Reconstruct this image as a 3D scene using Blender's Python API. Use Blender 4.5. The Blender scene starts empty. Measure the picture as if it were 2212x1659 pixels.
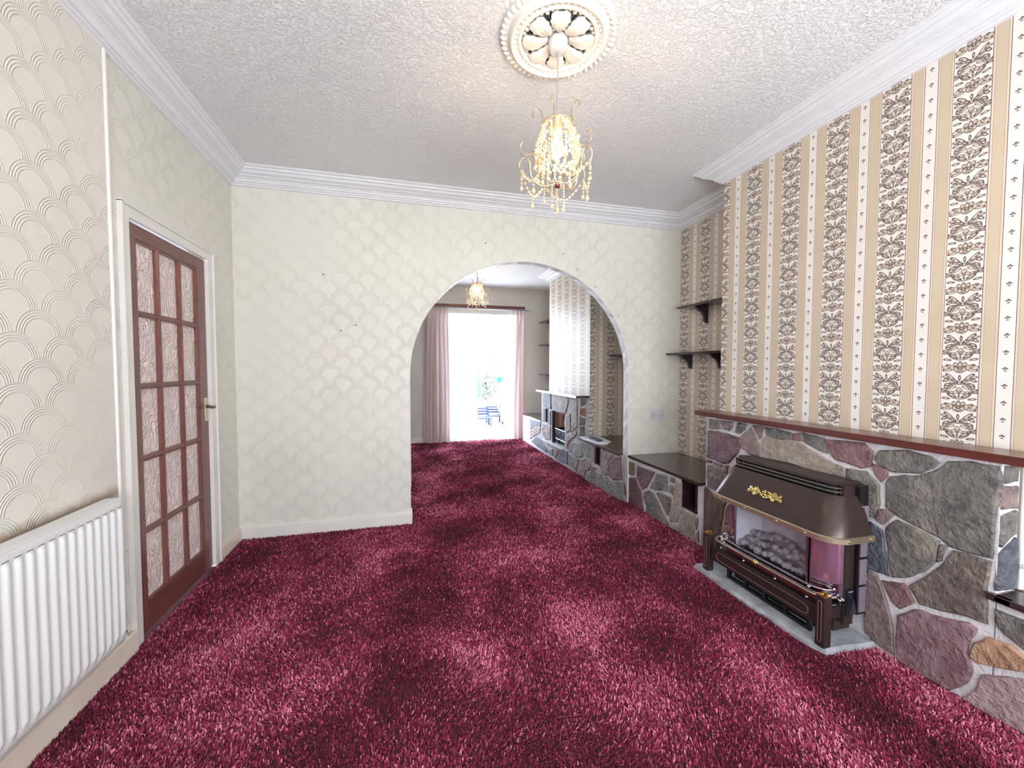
import bpy, bmesh, math, random
import numpy as np
from mathutils import Vector, Matrix
PI=math.pi
R=random.Random(7)
C=bpy.context.scene.collection
sc=bpy.context.scene

# ------------------------------------------------------------------ camera
F_PX=864.77; YAW=0.256672; PITCH=-0.038758; ROLL=0.000475
cam=bpy.data.cameras.new('camera'); co=bpy.data.objects.new('camera',cam); C.objects.link(co)
cam.sensor_fit='HORIZONTAL'; cam.sensor_width=36.0; cam.lens=36.0*F_PX/2212.0
cam.clip_start=0.05; cam.clip_end=100
cy_,sy_=math.cos(YAW),math.sin(YAW); cp_,sp_=math.cos(PITCH),math.sin(PITCH)
fw=Vector((sy_*cp_,cy_*cp_,sp_)); rt=Vector((cy_,-sy_,0)); up=rt.cross(fw)
rt2=math.cos(ROLL)*rt+math.sin(ROLL)*up; up2=-math.sin(ROLL)*rt+math.cos(ROLL)*up
M=Matrix.Identity(4)
for i in range(3):
    M[i][0]=rt2[i]; M[i][1]=up2[i]; M[i][2]=-fw[i]
M.translation=Vector((0,0,1.3))
co.matrix_world=M
sc.camera=co

# ------------------------------------------------------------------ world, light, exposure
w=bpy.data.worlds.new('sky'); sc.world=w; w.use_nodes=True
bg=w.node_tree.nodes['Background']; bg.inputs[0].default_value=(0.74,0.85,1.0,1); bg.inputs[1].default_value=22.0
def area(name,loc,rot,sx,sy,power,color,portal=False):
    l=bpy.data.lights.new(name,'AREA'); l.shape='RECTANGLE'; l.size=sx; l.size_y=sy; l.energy=power; l.color=color
    if portal: l.cycles.is_portal=True
    o=bpy.data.objects.new(name,l); C.objects.link(o); o.location=loc; o.rotation_euler=rot; return o
# added area lamp standing in for daylight, in front of the blocked bay window
area('bay_window_daylight',(0.9,-1.42,1.55),(PI/2+0.45,0,0),2.7,1.9,192,(0.91,0.955,1.0))
area('garden_door_portal',(1.29,7.2,1.15),(-PI/2,0,0),1.3,2.3,1,(1,1,1),True)
v=sc.view_settings; v.view_transform='Standard'; v.look='None'; v.gamma=1.0; v.use_curve_mapping=False; v.exposure=0.36

# ------------------------------------------------------------------ node helpers
def lin(c):
    return tuple(((x/255)/12.92 if x/255<=0.04045 else ((x/255+0.055)/1.055)**2.4) for x in c)+(1.0,)
def newmat(name):
    m=bpy.data.materials.new(name); m.use_nodes=True
    nt=m.node_tree; return m,nt,nt.nodes['Principled BSDF']
class X:
    """tiny expression wrapper: arithmetic on sockets makes math nodes"""
    def __init__(s,nt,sk): s.nt=nt; s.s=sk
    def op(s,o,*a,clamp=False):
        n=s.nt.nodes.new('ShaderNodeMath'); n.operation=o; n.use_clamp=clamp
        for i,q in enumerate((s,)+a):
            if isinstance(q,X): s.nt.links.new(q.s,n.inputs[i])
            else: n.inputs[i].default_value=float(q)
        return X(s.nt,n.outputs[0])
    def __add__(s,o): return s.op('ADD',o)
    __radd__=__add__
    def __sub__(s,o): return s.op('SUBTRACT',o)
    def __rsub__(s,o): return s.op("MULTIPLY",-1.0).op("ADD",o)
    def __mul__(s,o): return s.op('MULTIPLY',o)
    __rmul__=__mul__
    def __truediv__(s,o): return s.op('DIVIDE',o)
    def abs(s): return s.op('ABSOLUTE')
    def lt(s,o): return s.op('LESS_THAN',o)
    def gt(s,o): return s.op('GREATER_THAN',o)
    def mod(s,o): return s.op('FLOORED_MODULO',o)
    def floor(s): return s.op('FLOOR')
    def min(s,o): return s.op('MINIMUM',o)
    def max(s,o): return s.op('MAXIMUM',o)
    def sqrt(s): return s.op('SQRT')
    def sin(s): return s.op('SINE')
    def sat(s): return s.op('ADD',0.0,clamp=True)
def over(a,b,m): return a+(b-a)*m      # a where m=0, b where m=1
def sstep(x,a,b):
    n=x.nt.nodes.new('ShaderNodeMapRange'); n.interpolation_type='SMOOTHSTEP'
    x.nt.links.new(x.s,n.inputs[0]); n.inputs[1].default_value=a; n.inputs[2].default_value=b
    return X(x.nt,n.outputs[0])
def uv(nt):
    t=nt.nodes.new('ShaderNodeUVMap'); s=nt.nodes.new('ShaderNodeSeparateXYZ'); nt.links.new(t.outputs[0],s.inputs[0])
    return X(nt,s.outputs[0]),X(nt,s.outputs[1])
def objco(nt):
    t=nt.nodes.new('ShaderNodeTexCoord'); return t.outputs['Object']
def noise(nt,scale,detail=3,rough=0.5,vec=None,dist=0.0):
    n=nt.nodes.new('ShaderNodeTexNoise'); n.inputs['Scale'].default_value=scale; n.inputs['Detail'].default_value=detail
    n.inputs['Roughness'].default_value=rough; n.inputs['Distortion'].default_value=dist
    nt.links.new(vec if vec is not None else objco(nt),n.inputs['Vector']); return X(nt,n.outputs[0])
def combine(nt,x,y,z=0.0):
    c=nt.nodes.new('ShaderNodeCombineXYZ')
    for i,q in enumerate((x,y,z)):
        if isinstance(q,X): nt.links.new(q.s,c.inputs[i])
        else: c.inputs[i].default_value=q
    return c.outputs[0]
def ramp(nt,x,stops,interp='LINEAR'):
    n=nt.nodes.new('ShaderNodeValToRGB'); n.color_ramp.interpolation=interp
    e=n.color_ramp.elements
    while len(e)<len(stops): e.new(0.5)
    for el,(p,c) in zip(e,stops): el.position=p; el.color=c
    nt.links.new(x.s,n.inputs[0]); return n.outputs[0]
def mixc(nt,f,a,b,mode='MIX'):
    n=nt.nodes.new('ShaderNodeMix'); n.data_type='RGBA'; n.blend_type=mode
    if isinstance(f,X): nt.links.new(f.s,n.inputs[0])
    else: n.inputs[0].default_value=f
    for q,i in ((a,6),(b,7)):
        if isinstance(q,tuple): n.inputs[i].default_value=q
        else: nt.links.new(q,n.inputs[i])
    return n.outputs[2]
def bump(nt,bs,h,dist,strength=1.0):
    b=nt.nodes.new('ShaderNodeBump'); b.inputs['Strength'].default_value=strength; b.inputs['Distance'].default_value=dist
    nt.links.new(h.s,b.inputs['Height']); nt.links.new(b.outputs[0],bs.inputs['Normal'])
def simple(name,col,rough=0.5,metal=0.0,noise_amt=0.0,noise_scale=8.0,bump_d=0.0,bump_scale=60,spec=None,coat=0.0):
    m,nt,b=newmat(name); c=lin(col)
    b.inputs['Roughness'].default_value=rough; b.inputs['Metallic'].default_value=metal
    if coat: b.inputs['Coat Weight'].default_value=coat; b.inputs['Coat Roughness'].default_value=0.12
    if spec is not None: b.inputs['Specular IOR Level'].default_value=spec
    if noise_amt:
        n=noise(nt,noise_scale,4)
        d=tuple(x*(1-noise_amt) for x in c[:3])+(1,); l=tuple(min(1,x*(1+noise_amt)) for x in c[:3])+(1,)
        nt.links.new(ramp(nt,n,[(0.3,d),(0.7,l)]),b.inputs['Base Color'])
    else: b.inputs['Base Color'].default_value=c
    if bump_d: bump(nt,b,noise(nt,bump_scale,4),bump_d)
    return m

# ------------------------------------------------------------------ wall papers
def mat_scallop(name,col,stain=False,depth=0.0017,rough=0.5):
    m,nt,b=newmat(name); u,vv=uv(nt)
    P_,H_,RR=0.195,0.083,0.0925
    nz=noise(nt,3.0,2); u=u+(nz-0.5)*0.006
    row=(vv/H_).floor(); h=None
    h=None
    for k in (0,1,2,3):
        rk=row-float(k)
        du=(u+(rk.mod(2.0))*(P_/2)).mod(P_)-P_/2
        dv=vv-rk*H_
        d=(du*du+dv*dv).sqrt()
        t=(RR-d)/0.0095
        ridg=((t*2*PI).sin()*0.5+0.5)*sstep(t,-0.2,0.1)*(1.0-sstep(t,3.4,4.0))
        msk=d.lt(RR)
        h=ridg*msk if h is None else over(h,ridg,msk)
    wear=sstep(noise(nt,1.7,3),0.30,0.55)
    fine=noise(nt,160,3)
    bump(nt,b,h*(wear*0.6+0.4)+fine*0.25,depth)
    c=lin(col); n=noise(nt,2.2,4)
    base=ramp(nt,n,[(0.3,tuple(x*0.95 for x in c[:3])+(1,)),(0.6,c),(0.8,(c[0],c[1]*0.97,c[2]*0.97,1))])
    if stain:
        # brown soot line left above the radiator
        s=(1.0-sstep((vv-0.762+(noise(nt,14,2)-0.5)*0.05).abs(),0.0,0.045))
        base=mixc(nt,s*0.75,base,lin((150,125,100)))
        s2=(1.0-sstep((vv-1.29+(noise(nt,6,3)-0.5)*0.03).abs(),0.0,0.012))*sstep(noise(nt,5,2),0.5,0.62)
        base=mixc(nt,s2*0.35,base,lin((140,130,130)))
    nt.links.new(base,b.inputs['Base Color']); b.inputs['Roughness'].default_value=rough
    return m
def mat_floral(name,rough=0.45):
    m,nt,b=newmat(name); u,vv=uv(nt)
    PER=0.2653; VP=0.164
    q=noise(nt,35,2,vec=combine(nt,u,vv,0.0))
    t0=u.mod(PER)                     # 0 .. floral .116 .. line .. beige .1666 .. white .2124 .. beige .2653
    x=t0-0.058; s_=x.abs()
    warp=noise(nt,120,2,vec=combine(nt,s_,(vv).mod(VP),3.0))-0.5
    s=s_+warp*0.0035
    tt=vv+warp*0.003
    fill=None; dark=None
    def prim(cx,cyy,rx,ry,f,ow,rot=0.0,hole=False):
        nonlocal fill,dark
        dx=s-cx; dy=(tt-(cyy-VP/2)).mod(VP)-VP/2
        if rot:
            ca,sa=math.cos(rot),math.sin(rot); dx,dy=dx*ca+dy*sa,dy*ca-dx*sa
        a=dx/rx; c_=dy/ry
        d=(a*a+c_*c_).sqrt()
        ins=d.lt(1.0)
        if hole: ins=ins*d.gt(1.0-hole)
        fill=(ins*f) if fill is None else over(fill,ins*f,ins)
        if ow:
            ol=((d-1.0).abs()*min(rx,ry)).lt(ow)
            dark=ol if dark is None else (dark*(1.0-ins*0.999)).max(ol)
        elif f>1.5:
            pass
    prim(0,0,0.040,0.033,0.9,0.0014)
    prim(0,0,0.035,0.029,0.0,0.0008)
    prim(0.021,0.015,0.012,0.0045,0.9,0.0008,-0.45)
    prim(0.021,-0.006,0.012,0.0045,0.9,0.0012,0.25)
    prim(0.022,-0.017,0.014,0.0045,0.9,0.0014,0.55)
    prim(0.010,-0.004,0.0085,0.0065,0.9,0.0010,-0.5)
    prim(0,0.006,0.0085,0.010,0.9,0.0011)
    prim(0,-0.001,0.005,0.0045,0.9,0.0013)
    prim(0,-0.016,0.0025,0.008,0.9,0.0012)
    prim(0.049,0.003,0.010,0.0035,0.9,0.0015,0.6)
    prim(0.050,-0.004,0.009,0.003,0.9,0.0014,-0.1)
    prim(0.042,-0.031,0.011,0.004,0.9,0.0012,0.15)
    prim(0.041,0.019,0.0065,0.0085,0.9,0.0019,0.3)
    prim(0.037,0.028,0.0095,0.0050,0.9,0.0017,-0.5)
    prim(0,0.035,0.006,0.005,0.9,0.0013)
    prim(0.011,0.035,0.004,0.003,0.9,0.0018)
    prim(0.022,0.031,0.004,0.003,0.9,0.0018)
    prim(0.026,0.048,0.020,0.006,0.9,0.0015,0.40)
    prim(0.018,0.045,0.010,0.0035,0.0,0.0008,0.5)
    prim(0.030,0.060,0.018,0.006,0.9,0.0013,0.75)
    prim(0.044,0.060,0.010,0.0045,0.9,0.0012,0.1)
    prim(0.044,0.046,0.009,0.005,0.9,0.0015,-0.5)
    prim(0,0.056,0.0035,0.009,0.9,0.0015)
    prim(0.038,0.090,0.016,0.006,0.9,0.0012,-0.15)
    prim(0.046,0.099,0.011,0.007,0.9,0.0010,0.3)
    prim(0.032,0.104,0.013,0.006,0.9,0.0013,0.55)
    prim(0.041,0.110,0.004,0.003,0.9,0.0017)
    prim(0.020,0.100,0.012,0.010,0.9,0.0011,0.4)
    prim(0.012,0.109,0.007,0.012,0.9,0.0011,-0.4)
    prim(0,0.094,0.019,0.016,0.9,0.0013)
    prim(0,0.111,0.006,0.012,0.9,0.0012)
    prim(0.010,0.101,0.008,0.003,0.9,0.0016,0.5)
    prim(0,0.098,0.006,0.005,0.9,0.0022)
    prim(0,0.086,0.008,0.003,0.9,0.0009)
    prim(0,0.080,0.002,0.002,0.9,0.0014)
    infl=t0.lt(0.116)*s_.lt(0.0575)
    fill=fill*infl; dark=dark*infl
    scrib=sstep((noise(nt,170,2,vec=combine(nt,s_,(vv).mod(VP),7.0))-0.5).abs(),0.012,0.03)
    dark=dark.max((1.0-scrib)*fill*0.6)
    # beige bands, keylines
    b1=t0.gt(0.1175)*t0.lt(0.1655); b2=t0.gt(0.2135)*t0.lt(0.2640)
    band=b1+b2
    pal=(b1*((t0-0.1415).abs().gt(0.0165)))+(b2*((t0-0.2388).abs().gt(0.0185)))
    kl=None
    for p_,w_ in ((0.1165,0.0011),(0.1662,0.0010),(0.2128,0.0010),(0.2648,0.0011)):
        z_=(t0-p_).abs().lt(w_); kl=z_ if kl is None else kl.max(z_)
    for p_,w_ in ((0.1250,0.0006),(0.1580,0.0006),(0.2203,0.0006),(0.2573,0.0006)):
        z_=(t0-p_).abs().lt(w_); kl=kl.max(z_*0.6)
    # little clover on the narrow white stripe
    fx=(t0-0.1895).abs(); fy=(vv+0.0368).mod(0.0656)-0.0328
    f1=((fx*fx+(fy-0.004)*(fy-0.004)).sqrt()).lt(0.0034)
    f2=(((fx-0.0052)*(fx-0.0052)+fy*fy*1.6).sqrt()).lt(0.0036)
    f3=fx.lt(0.0011)*fy.lt(0.004)*fy.gt(-0.0105)
    f4=fx.lt(0.0042)*((fy+0.009).abs().lt(0.0016))
    instr=t0.gt(0.1675)*t0.lt(0.2118)
    fl=(f1.max(f2).max(f3).max(f4))*instr
    white=lin((238,234,228)); beige=lin((210,193,169)); pale=lin((226,210,190)); dk=lin((84,64,66)); ln=lin((92,58,68)); mfill=lin((218,204,186))
    c=mixc(nt,fill,white,mfill)
    c=mixc(nt,band,c,beige); c=mixc(nt,pal,c,pale)
    c=mixc(nt,dark*0.92,c,dk); c=mixc(nt,kl,c,ln); c=mixc(nt,fl*0.9,c,dk)
    g=noise(nt,5,4)
    c=mixc(nt,0.12,c,ramp(nt,g,[(0.35,(0.4,0.36,0.33,1)),(0.65,(0.9,0.9,0.9,1))]),'MULTIPLY')
    nt.links.new(c,b.inputs['Base Color']); b.inputs['Roughness'].default_value=rough
    bump(nt,b,noise(nt,260,2),0.0006)
    return m
M_SC=mat_scallop('embossed_cream_paper',(224,222,214))
M_SCR=mat_scallop('embossed_cream_paper_soot',(226,222,214),stain=True,depth=0.0020)
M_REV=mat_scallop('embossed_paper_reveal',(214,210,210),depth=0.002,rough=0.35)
M_FL=mat_floral('striped_floral_paper',0.42)
M_FL2=mat_floral('striped_floral_paper_sheen',0.5)
def mat_ceiling():
    m,nt,b=newmat('stippled_ceiling_paint')
    n=noise(nt,62,4,0.6,dist=0.8); n2=noise(nt,120,3)
    bump(nt,b,sstep(n,0.42,0.62)+n2*0.3,0.0032)
    nt.links.new(ramp(nt,noise(nt,1.5,3),[(0.3,lin((236,235,238))),(0.7,lin((243,242,243)))]),b.inputs['Base Color'])
    b.inputs['Roughness'].default_value=0.75; return m
M_CEIL=mat_ceiling()
M_WHITE=simple('white_gloss_paint',(226,223,220),0.32,noise_amt=0.04,noise_scale=6)
M_COV=simple('white_cornice_plaster',(224,224,230),0.4,noise_amt=0.03,noise_scale=12)
M_CREAM=simple('cream_skirting_paint',(228,216,204),0.4,noise_amt=0.05)
M_PLASTER=simple('plain_cream_wall',(208,204,196),0.6,noise_amt=0.05,noise_scale=3,bump_d=0.001)
M_ROSE=simple('white_rose_plaster',(236,232,228),0.55)
M_RAD=simple('radiator_white_enamel',(222,222,222),0.3,coat=0.3)
def mat_wood(name,c1,c2,rough,scale=3.0,axis='y',coat=0.0):
    m,nt,b=newmat(name)
    mp=nt.nodes.new('ShaderNodeMapping'); nt.links.new(objco(nt),mp.inputs[0])
    sc_={'y':(18,1.2,18),'x':(1.2,18,18),'z':(18,18,1.2)}[axis]; mp.inputs['Scale'].default_value=sc_
    n=noise(nt,scale,5,0.6,vec=mp.outputs[0],dist=0.6)
    nt.links.new(ramp(nt,n,[(0.3,lin(c1)),(0.7,lin(c2))]),b.inputs['Base Color'])
    b.inputs['Roughness'].default_value=rough; b.inputs['Coat Weight'].default_value=coat; b.inputs['Coat Roughness'].default_value=0.15
    bump(nt,b,n,0.0006); return m
M_MAHO=mat_wood('mahogany_shelf',(74,32,29),(104,48,41),0.28,axis='y',coat=0.3)
M_DOORZ=mat_wood('mahogany_door_upright',(98,58,54),(130,84,76),0.34,axis='z',coat=0.2)
M_DOORY=mat_wood('mahogany_door_rail',(94,52,50),(122,74,68),0.34,axis='y',coat=0.2)
M_DARK=mat_wood('dark_stained_wood',(46,32,34),(66,50,50),0.25,axis='y',coat=0.4)
M_DARKX=mat_wood('dark_stained_bracket',(36,26,34),(50,38,46),0.35,axis='z',coat=0.2)
M_BEAM=mat_wood('mahogany_pelmet',(88,42,38),(120,62,52),0.35,axis='x')
M_BLACK=simple('niche_black',(16,12,14),0.8)
M_BROWN=simple('bronze_brown_enamel',(66,53,50),0.30,metal=0.4,noise_amt=0.05,noise_scale=90)
M_BROWN2=simple('dark_brown_enamel',(58,44,44),0.35,metal=0.2)
M_INK=simple('black_enamel',(20,18,22),0.3)
M_BRASS=simple('polished_brass',(214,188,120),0.22,metal=1.0)
M_BRASS2=simple('brushed_brass_trim',(206,192,168),0.33,metal=0.9)
M_CHROME=simple('chrome',(205,208,220),0.12,metal=1.0)
M_COPPER=simple('copper_pink_reflector',(200,150,182),0.16,metal=0.8)
M_CRIMSON=simple('crimson_enamel_strip',(96,34,46),0.35)
M_COAL=simple('pale_grey_coal',(150,146,158),0.85,noise_amt=0.35,noise_scale=30,bump_d=0.004,bump_scale=60)
M_CERAM=simple('grey_ceramic_fireback',(196,196,212),0.7,noise_amt=0.12,noise_scale=14,bump_d=0.002)
M_TILE=simple('mauve_heat_tile',(120,108,122),0.5,noise_amt=0.1)
M_SLATE=simple('pale_slate_hearth',(156,160,166),0.7,noise_amt=0.3,noise_scale=14,bump_d=0.006,bump_scale=24)
M_MORT=simple('white_pointing',(210,208,214),0.75,noise_amt=0.12,noise_scale=20,bump_d=0.005,bump_scale=70)
M_MORT2=simple('grey_white_pointing',(176,172,180),0.7,noise_amt=0.14,noise_scale=20,bump_d=0.005,bump_scale=70)
def mat_stone(name,c1,c2,c3,rough=0.6,vert=False):
    m,nt,b=newmat(name)
    ov=objco(nt)
    if vert:
        mp=nt.nodes.new('ShaderNodeMapping'); mp.inputs['Scale'].default_value=(1,2.4,0.7); nt.links.new(ov,mp.inputs[0]); ov=mp.outputs[0]
    n=noise(nt,9,8,0.66,vec=ov,dist=0.1); n2=noise(nt,38,4,vec=ov)
    c=ramp(nt,n,[(0.28,lin(c1)),(0.5,lin(c2)),(0.75,lin(c3))])
    c=mixc(nt,0.5,c,ramp(nt,n2,[(0.3,(0.35,0.35,0.35,1)),(0.7,(0.75,0.75,0.75,1))]),'OVERLAY')
    nt.links.new(c,b.inputs['Base Color']); b.inputs['Roughness'].default_value=rough
    n3=noise(nt,5,5,0.7,vec=ov,dist=0.5)
    bump(nt,b,sstep((n3-0.5).abs(),0.0,0.08)*0.15+n*1.2+n2*0.7,0.018); return m
ST={'g':mat_stone('grey_green_stone',(76,74,76),(112,108,104),(146,138,128)),
    'g2':mat_stone('brown_grey_stone',(82,74,72),(112,102,96),(140,128,118)),
    'b':mat_stone('slate_blue_stone',(56,60,74),(84,88,100),(110,112,122)),
    'm':mat_stone('mauve_brown_stone',(92,76,80),(128,110,108),(152,134,130)),
    'l':mat_stone('light_buff_stone',(118,108,102),(150,138,128),(172,160,148)),
    'r':mat_stone('dusky_red_stone',(98,70,74),(128,96,98),(150,122,120)),
    'r2':mat_stone('rose_stone',(104,76,84),(134,104,110),(154,132,140)),
    'r3':mat_stone('plum_red_stone',(84,56,66),(108,78,86),(130,104,108)),
    'o':mat_stone('orange_stone',(146,112,96),(180,142,116),(186,160,146)),
    'o2':mat_stone('terracotta_stone',(126,84,74),(156,114,100),(172,136,122)),
    'p':mat_stone('pink_grey_stone',(136,112,118),(166,142,146),(184,166,170)),
    'w':mat_stone('wood_grained_brown_stone',(62,46,44),(104,84,76),(134,114,104),vert=True)}
def mat_obscure():
    m,nt,b=newmat('leaf_patterned_glass')
    mp=nt.nodes.new('ShaderNodeMapping'); mp.inputs['Scale'].default_value=(1,1.5,0.75); mp.inputs['Rotation'].default_value=(0.5,0,0); nt.links.new(objco(nt),mp.inputs[0])
    n=noise(nt,13,2,0.5,vec=mp.outputs[0],dist=2.2)
    h=sstep((n-0.5).abs(),0.0,0.11)
    bump(nt,b,h,0.006)
    nt.links.new(ramp(nt,h,[(0.0,lin((250,236,232))),(1.0,lin((232,212,208)))]),b.inputs['Base Color'])
    b.inputs['Roughness'].default_value=0.22; b.inputs['Transmission Weight'].default_value=0.08
    return m
M_OBS=mat_obscure()
def mat_glass(name,alpha=0.12):
    m,nt,b=newmat(name); out=nt.nodes['Material Output']
    tr=nt.nodes.new('ShaderNodeBsdfTransparent'); gl=nt.nodes.new('ShaderNodeBsdfGlossy'); gl.inputs['Roughness'].default_value=0.03
    mx=nt.nodes.new('ShaderNodeMixShader'); mx.inputs[0].default_value=alpha
    nt.links.new(tr.outputs[0],mx.inputs[1]); nt.links.new(gl.outputs[0],mx.inputs[2]); nt.links.new(mx.outputs[0],out.inputs[0]); return m
M_GLASS=mat_glass('clear_glass',0.08)
def mat_fabric(name,col,transl,sheen=0.3,alpha=None,rough=0.7):
    m,nt,b=newmat(name); out=nt.nodes['Material Output']
    b.inputs['Base Color'].default_value=lin(col); b.inputs['Roughness'].default_value=rough; b.inputs['Sheen Weight'].default_value=sheen
    t=nt.nodes.new('ShaderNodeBsdfTranslucent'); t.inputs[0].default_value=lin(col)
    mx=nt.nodes.new('ShaderNodeMixShader'); mx.inputs[0].default_value=transl
    nt.links.new(b.outputs[0],mx.inputs[1]); nt.links.new(t.outputs[0],mx.inputs[2])
    last=mx.outputs[0]
    if alpha is not None:
        u,vv=uv(nt)
        pat=sstep(noise(nt,24,3,dist=1.0),0.47,0.53)*(1.0-sstep(vv,0.25,0.5))
        tr=nt.nodes.new('ShaderNodeBsdfTransparent'); m2=nt.nodes.new('ShaderNodeMixShader')
        a=pat*0.35+alpha; nt.links.new(a.s,m2.inputs[0]); nt.links.new(tr.outputs[0],m2.inputs[1]); nt.links.new(last,m2.inputs[2]); last=m2.outputs[0]
    nt.links.new(last,out.inputs[0]); return m
M_CURT=mat_fabric('dusty_pink_curtain',(216,196,194),0.28,0.2)
M_NET=mat_fabric('white_lace_net',(240,240,246),0.5,0.0,alpha=0.5)
def emis(name,col,s):
    m,nt,b=newmat(name); b.inputs['Base Color'].default_value=lin(col); b.inputs['Emission Color'].default_value=lin(col); b.inputs['Emission Strength'].default_value=s; return m
M_BULB=emis('lit_bulb',(255,226,176),230)
def mat_crystal():
    m,nt,b=newmat('amber_clear_bead'); b.inputs['Base Color'].default_value=lin((255,236,205)); b.inputs['Roughness'].default_value=0.08
    b.inputs['Transmission Weight'].default_value=0.55; b.inputs['IOR'].default_value=1.5; return m
M_CRYS=mat_crystal()
M_WIRE=simple('champagne_wire',(196,176,140),0.3,metal=0.8)

# ------------------------------------------------------------------ mesh helpers
class MB:
    def __init__(s): s.v=[]; s.f=[]; s.uvs=[]; s.sm=[]
    def face(s,pts,uvs=None,sm=False):
        i=len(s.v); s.v+= [tuple(p) for p in pts]; s.f.append(tuple(range(i,i+len(pts)))); s.uvs.append(uvs); s.sm.append(sm)
    def grid(s,rows,close=False,sm=True,uvf=None):
        i=len(s.v); n=len(rows[0])
        for r in rows: s.v+=[tuple(p) for p in r]
        for a in range(len(rows)-1):
            for k in range(n if close else n-1):
                k2=(k+1)%n
                q=(i+a*n+k,i+a*n+k2,i+(a+1)*n+k2,i+(a+1)*n+k)
                s.f.append(q); s.uvs.append([uvf(s.v[j]) for j in q] if uvf else None); s.sm.append(sm)
    def box(s,x0,x1,y0,y1,z0,z1,bev=0.0):
        if bev<=0:
            p=[(x,y,z) for x in (x0,x1) for y in (y0,y1) for z in (z0,z1)]
            i=len(s.v); s.v+=p
            for q in ((0,1,3,2),(4,6,7,5),(0,4,5,1),(2,3,7,6),(0,2,6,4),(1,5,7,3)):
                s.f.append(tuple(i+j for j in q)); s.sm.append(False)
                uvl=[]
                for j in q:
                    P=p[j]
                    if q in ((0,1,3,2),(4,6,7,5)): uvl.append((-P[1],P[2]))
                    elif q in ((0,4,5,1),(2,3,7,6)): uvl.append((P[0],P[2]))
                    else: uvl.append((P[0],P[1]))
                s.uvs.append(uvl)
            return
        b=min(bev,(x1-x0)/2.01,(y1-y0)/2.01,(z1-z0)/2.01)
        bm=bmesh.new(); bmesh.ops.create_cube(bm,size=1)
        for v_ in bm.verts: v_.co=Vector(((x0+x1)/2+v_.co.x*(x1-x0),(y0+y1)/2+v_.co.y*(y1-y0),(z0+z1)/2+v_.co.z*(z1-z0)))
        bmesh.ops.bevel(bm,geom=bm.edges[:],offset=b,segments=2,affect='EDGES',profile=0.7)
        s.bm(bm)
    def bm(s,bm,mat=None,sm=False):
        bm.verts.index_update(); i=len(s.v)
        for v_ in bm.verts: s.v.append(tuple((mat@v_.co) if mat else v_.co))
        for f_ in bm.faces:
            s.f.append(tuple(i+v_.index for v_ in f_.verts)); s.uvs.append(None); s.sm.append(sm)
        bm.free()
    def tube(s,pts,r,n=8,cap=True,closed=False):
        pts=[Vector(p) for p in pts]; rows=[]
        m_=len(pts); prev=None
        for i,p in enumerate(pts):
            if closed: d=pts[(i+1)%m_]-pts[i-1]
            else: d=pts[min(i+1,m_-1)]-pts[max(i-1,0)]
            d.normalize()
            if prev is None:
                a=Vector((0,0,1)) if abs(d.z)<0.9 else Vector((1,0,0)); nrm=d.cross(a).normalized()
            else:
                nrm=(prev-d*prev.dot(d)); nrm=nrm.normalized() if nrm.length>1e-6 else d.orthogonal().normalized()
            prev=nrm; bn=d.cross(nrm)
            rr=r[i] if isinstance(r,(list,tuple)) else r
            rows.append([p+nrm*(math.cos(2*PI*k/n)*rr)+bn*(math.sin(2*PI*k/n)*rr) for k in range(n)])
        if closed: rows.append(rows[0])
        s.grid(rows,close=True)
        if cap and not closed:
            s.face(rows[0][::-1]); s.face(rows[-1])
    def lathe(s,prof,n=24,c=(0,0,0),cap=True,sm=True):
        rows=[[(c[0]+r*math.cos(2*PI*k/n),c[1]+r*math.sin(2*PI*k/n),c[2]+z) for k in range(n)] for r,z in prof]
        s.grid(rows,close=True,sm=sm)
    def prism(s,poly,axis,a,b):
        """polygon in the plane across `axis`, extruded from a to b"""
        def P(q,t):
            return {'x':(t,q[0],q[1]),'y':(q[0],t,q[1]),'z':(q[0],q[1],t)}[axis]
        n=len(poly)
        s.face([P(q,a) for q in poly][::-1]); s.face([P(q,b) for q in poly])
        for i in range(n):
            j=(i+1)%n; s.face([P(poly[i],a),P(poly[j],a),P(poly[j],b),P(poly[i],b)])
    def ball(s,c,r,sub=1,sc_=(1,1,1)):
        bm=bmesh.new(); bmesh.ops.create_icosphere(bm,subdivisions=sub,radius=1.0)
        for v_ in bm.verts: v_.co=Vector((c[0]+v_.co.x*r*sc_[0],c[1]+v_.co.y*r*sc_[1],c[2]+v_.co.z*r*sc_[2]))
        s.bm(bm,sm=True)
    def build(s,name,mat,parent=None,fix=True):
        me=bpy.data.meshes.new(name); me.from_pydata(s.v,[],s.f)
        if any(u_ is not None for u_ in s.uvs):
            ul=me.uv_layers.new(name='UVMap'); k=0
            for f_,u_ in zip(s.f,s.uvs):
                for j in range(len(f_)):
                    if u_ is not None: ul.data[k].uv=u_[j]
                    k+=1
        me.polygons.foreach_set('use_smooth',s.sm)
        if fix:
            bm=bmesh.new(); bm.from_mesh(me); bmesh.ops.recalc_face_normals(bm,faces=bm.faces); bm.to_mesh(me); bm.free()
        me.materials.append(mat)
        o=bpy.data.objects.new(name,me); C.objects.link(o)
        if parent is not None: o.parent=parent; o.matrix_parent_inverse=Matrix.Identity(4); o.location=-Vector(WORLD.get(parent.name,(0,0,0)))
        WORLD[o.name]=(0,0,0)
        return o
WORLD={}
def thing(name,label,cat,loc,group=None):
    o=bpy.data.objects.new(name,None); C.objects.link(o); o.location=loc; o.empty_display_size=0.1
    o['label']=label; o['category']=cat
    if group: o['group']=group
    WORLD[o.name]=tuple(loc); return o
def tag(o,label,cat,group=None,kind=None):
    o['label']=label; o['category']=cat
    if group: o['group']=group
    if kind: o['kind']=kind
    return o
def struct(o): o['kind']='structure'; return o
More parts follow.
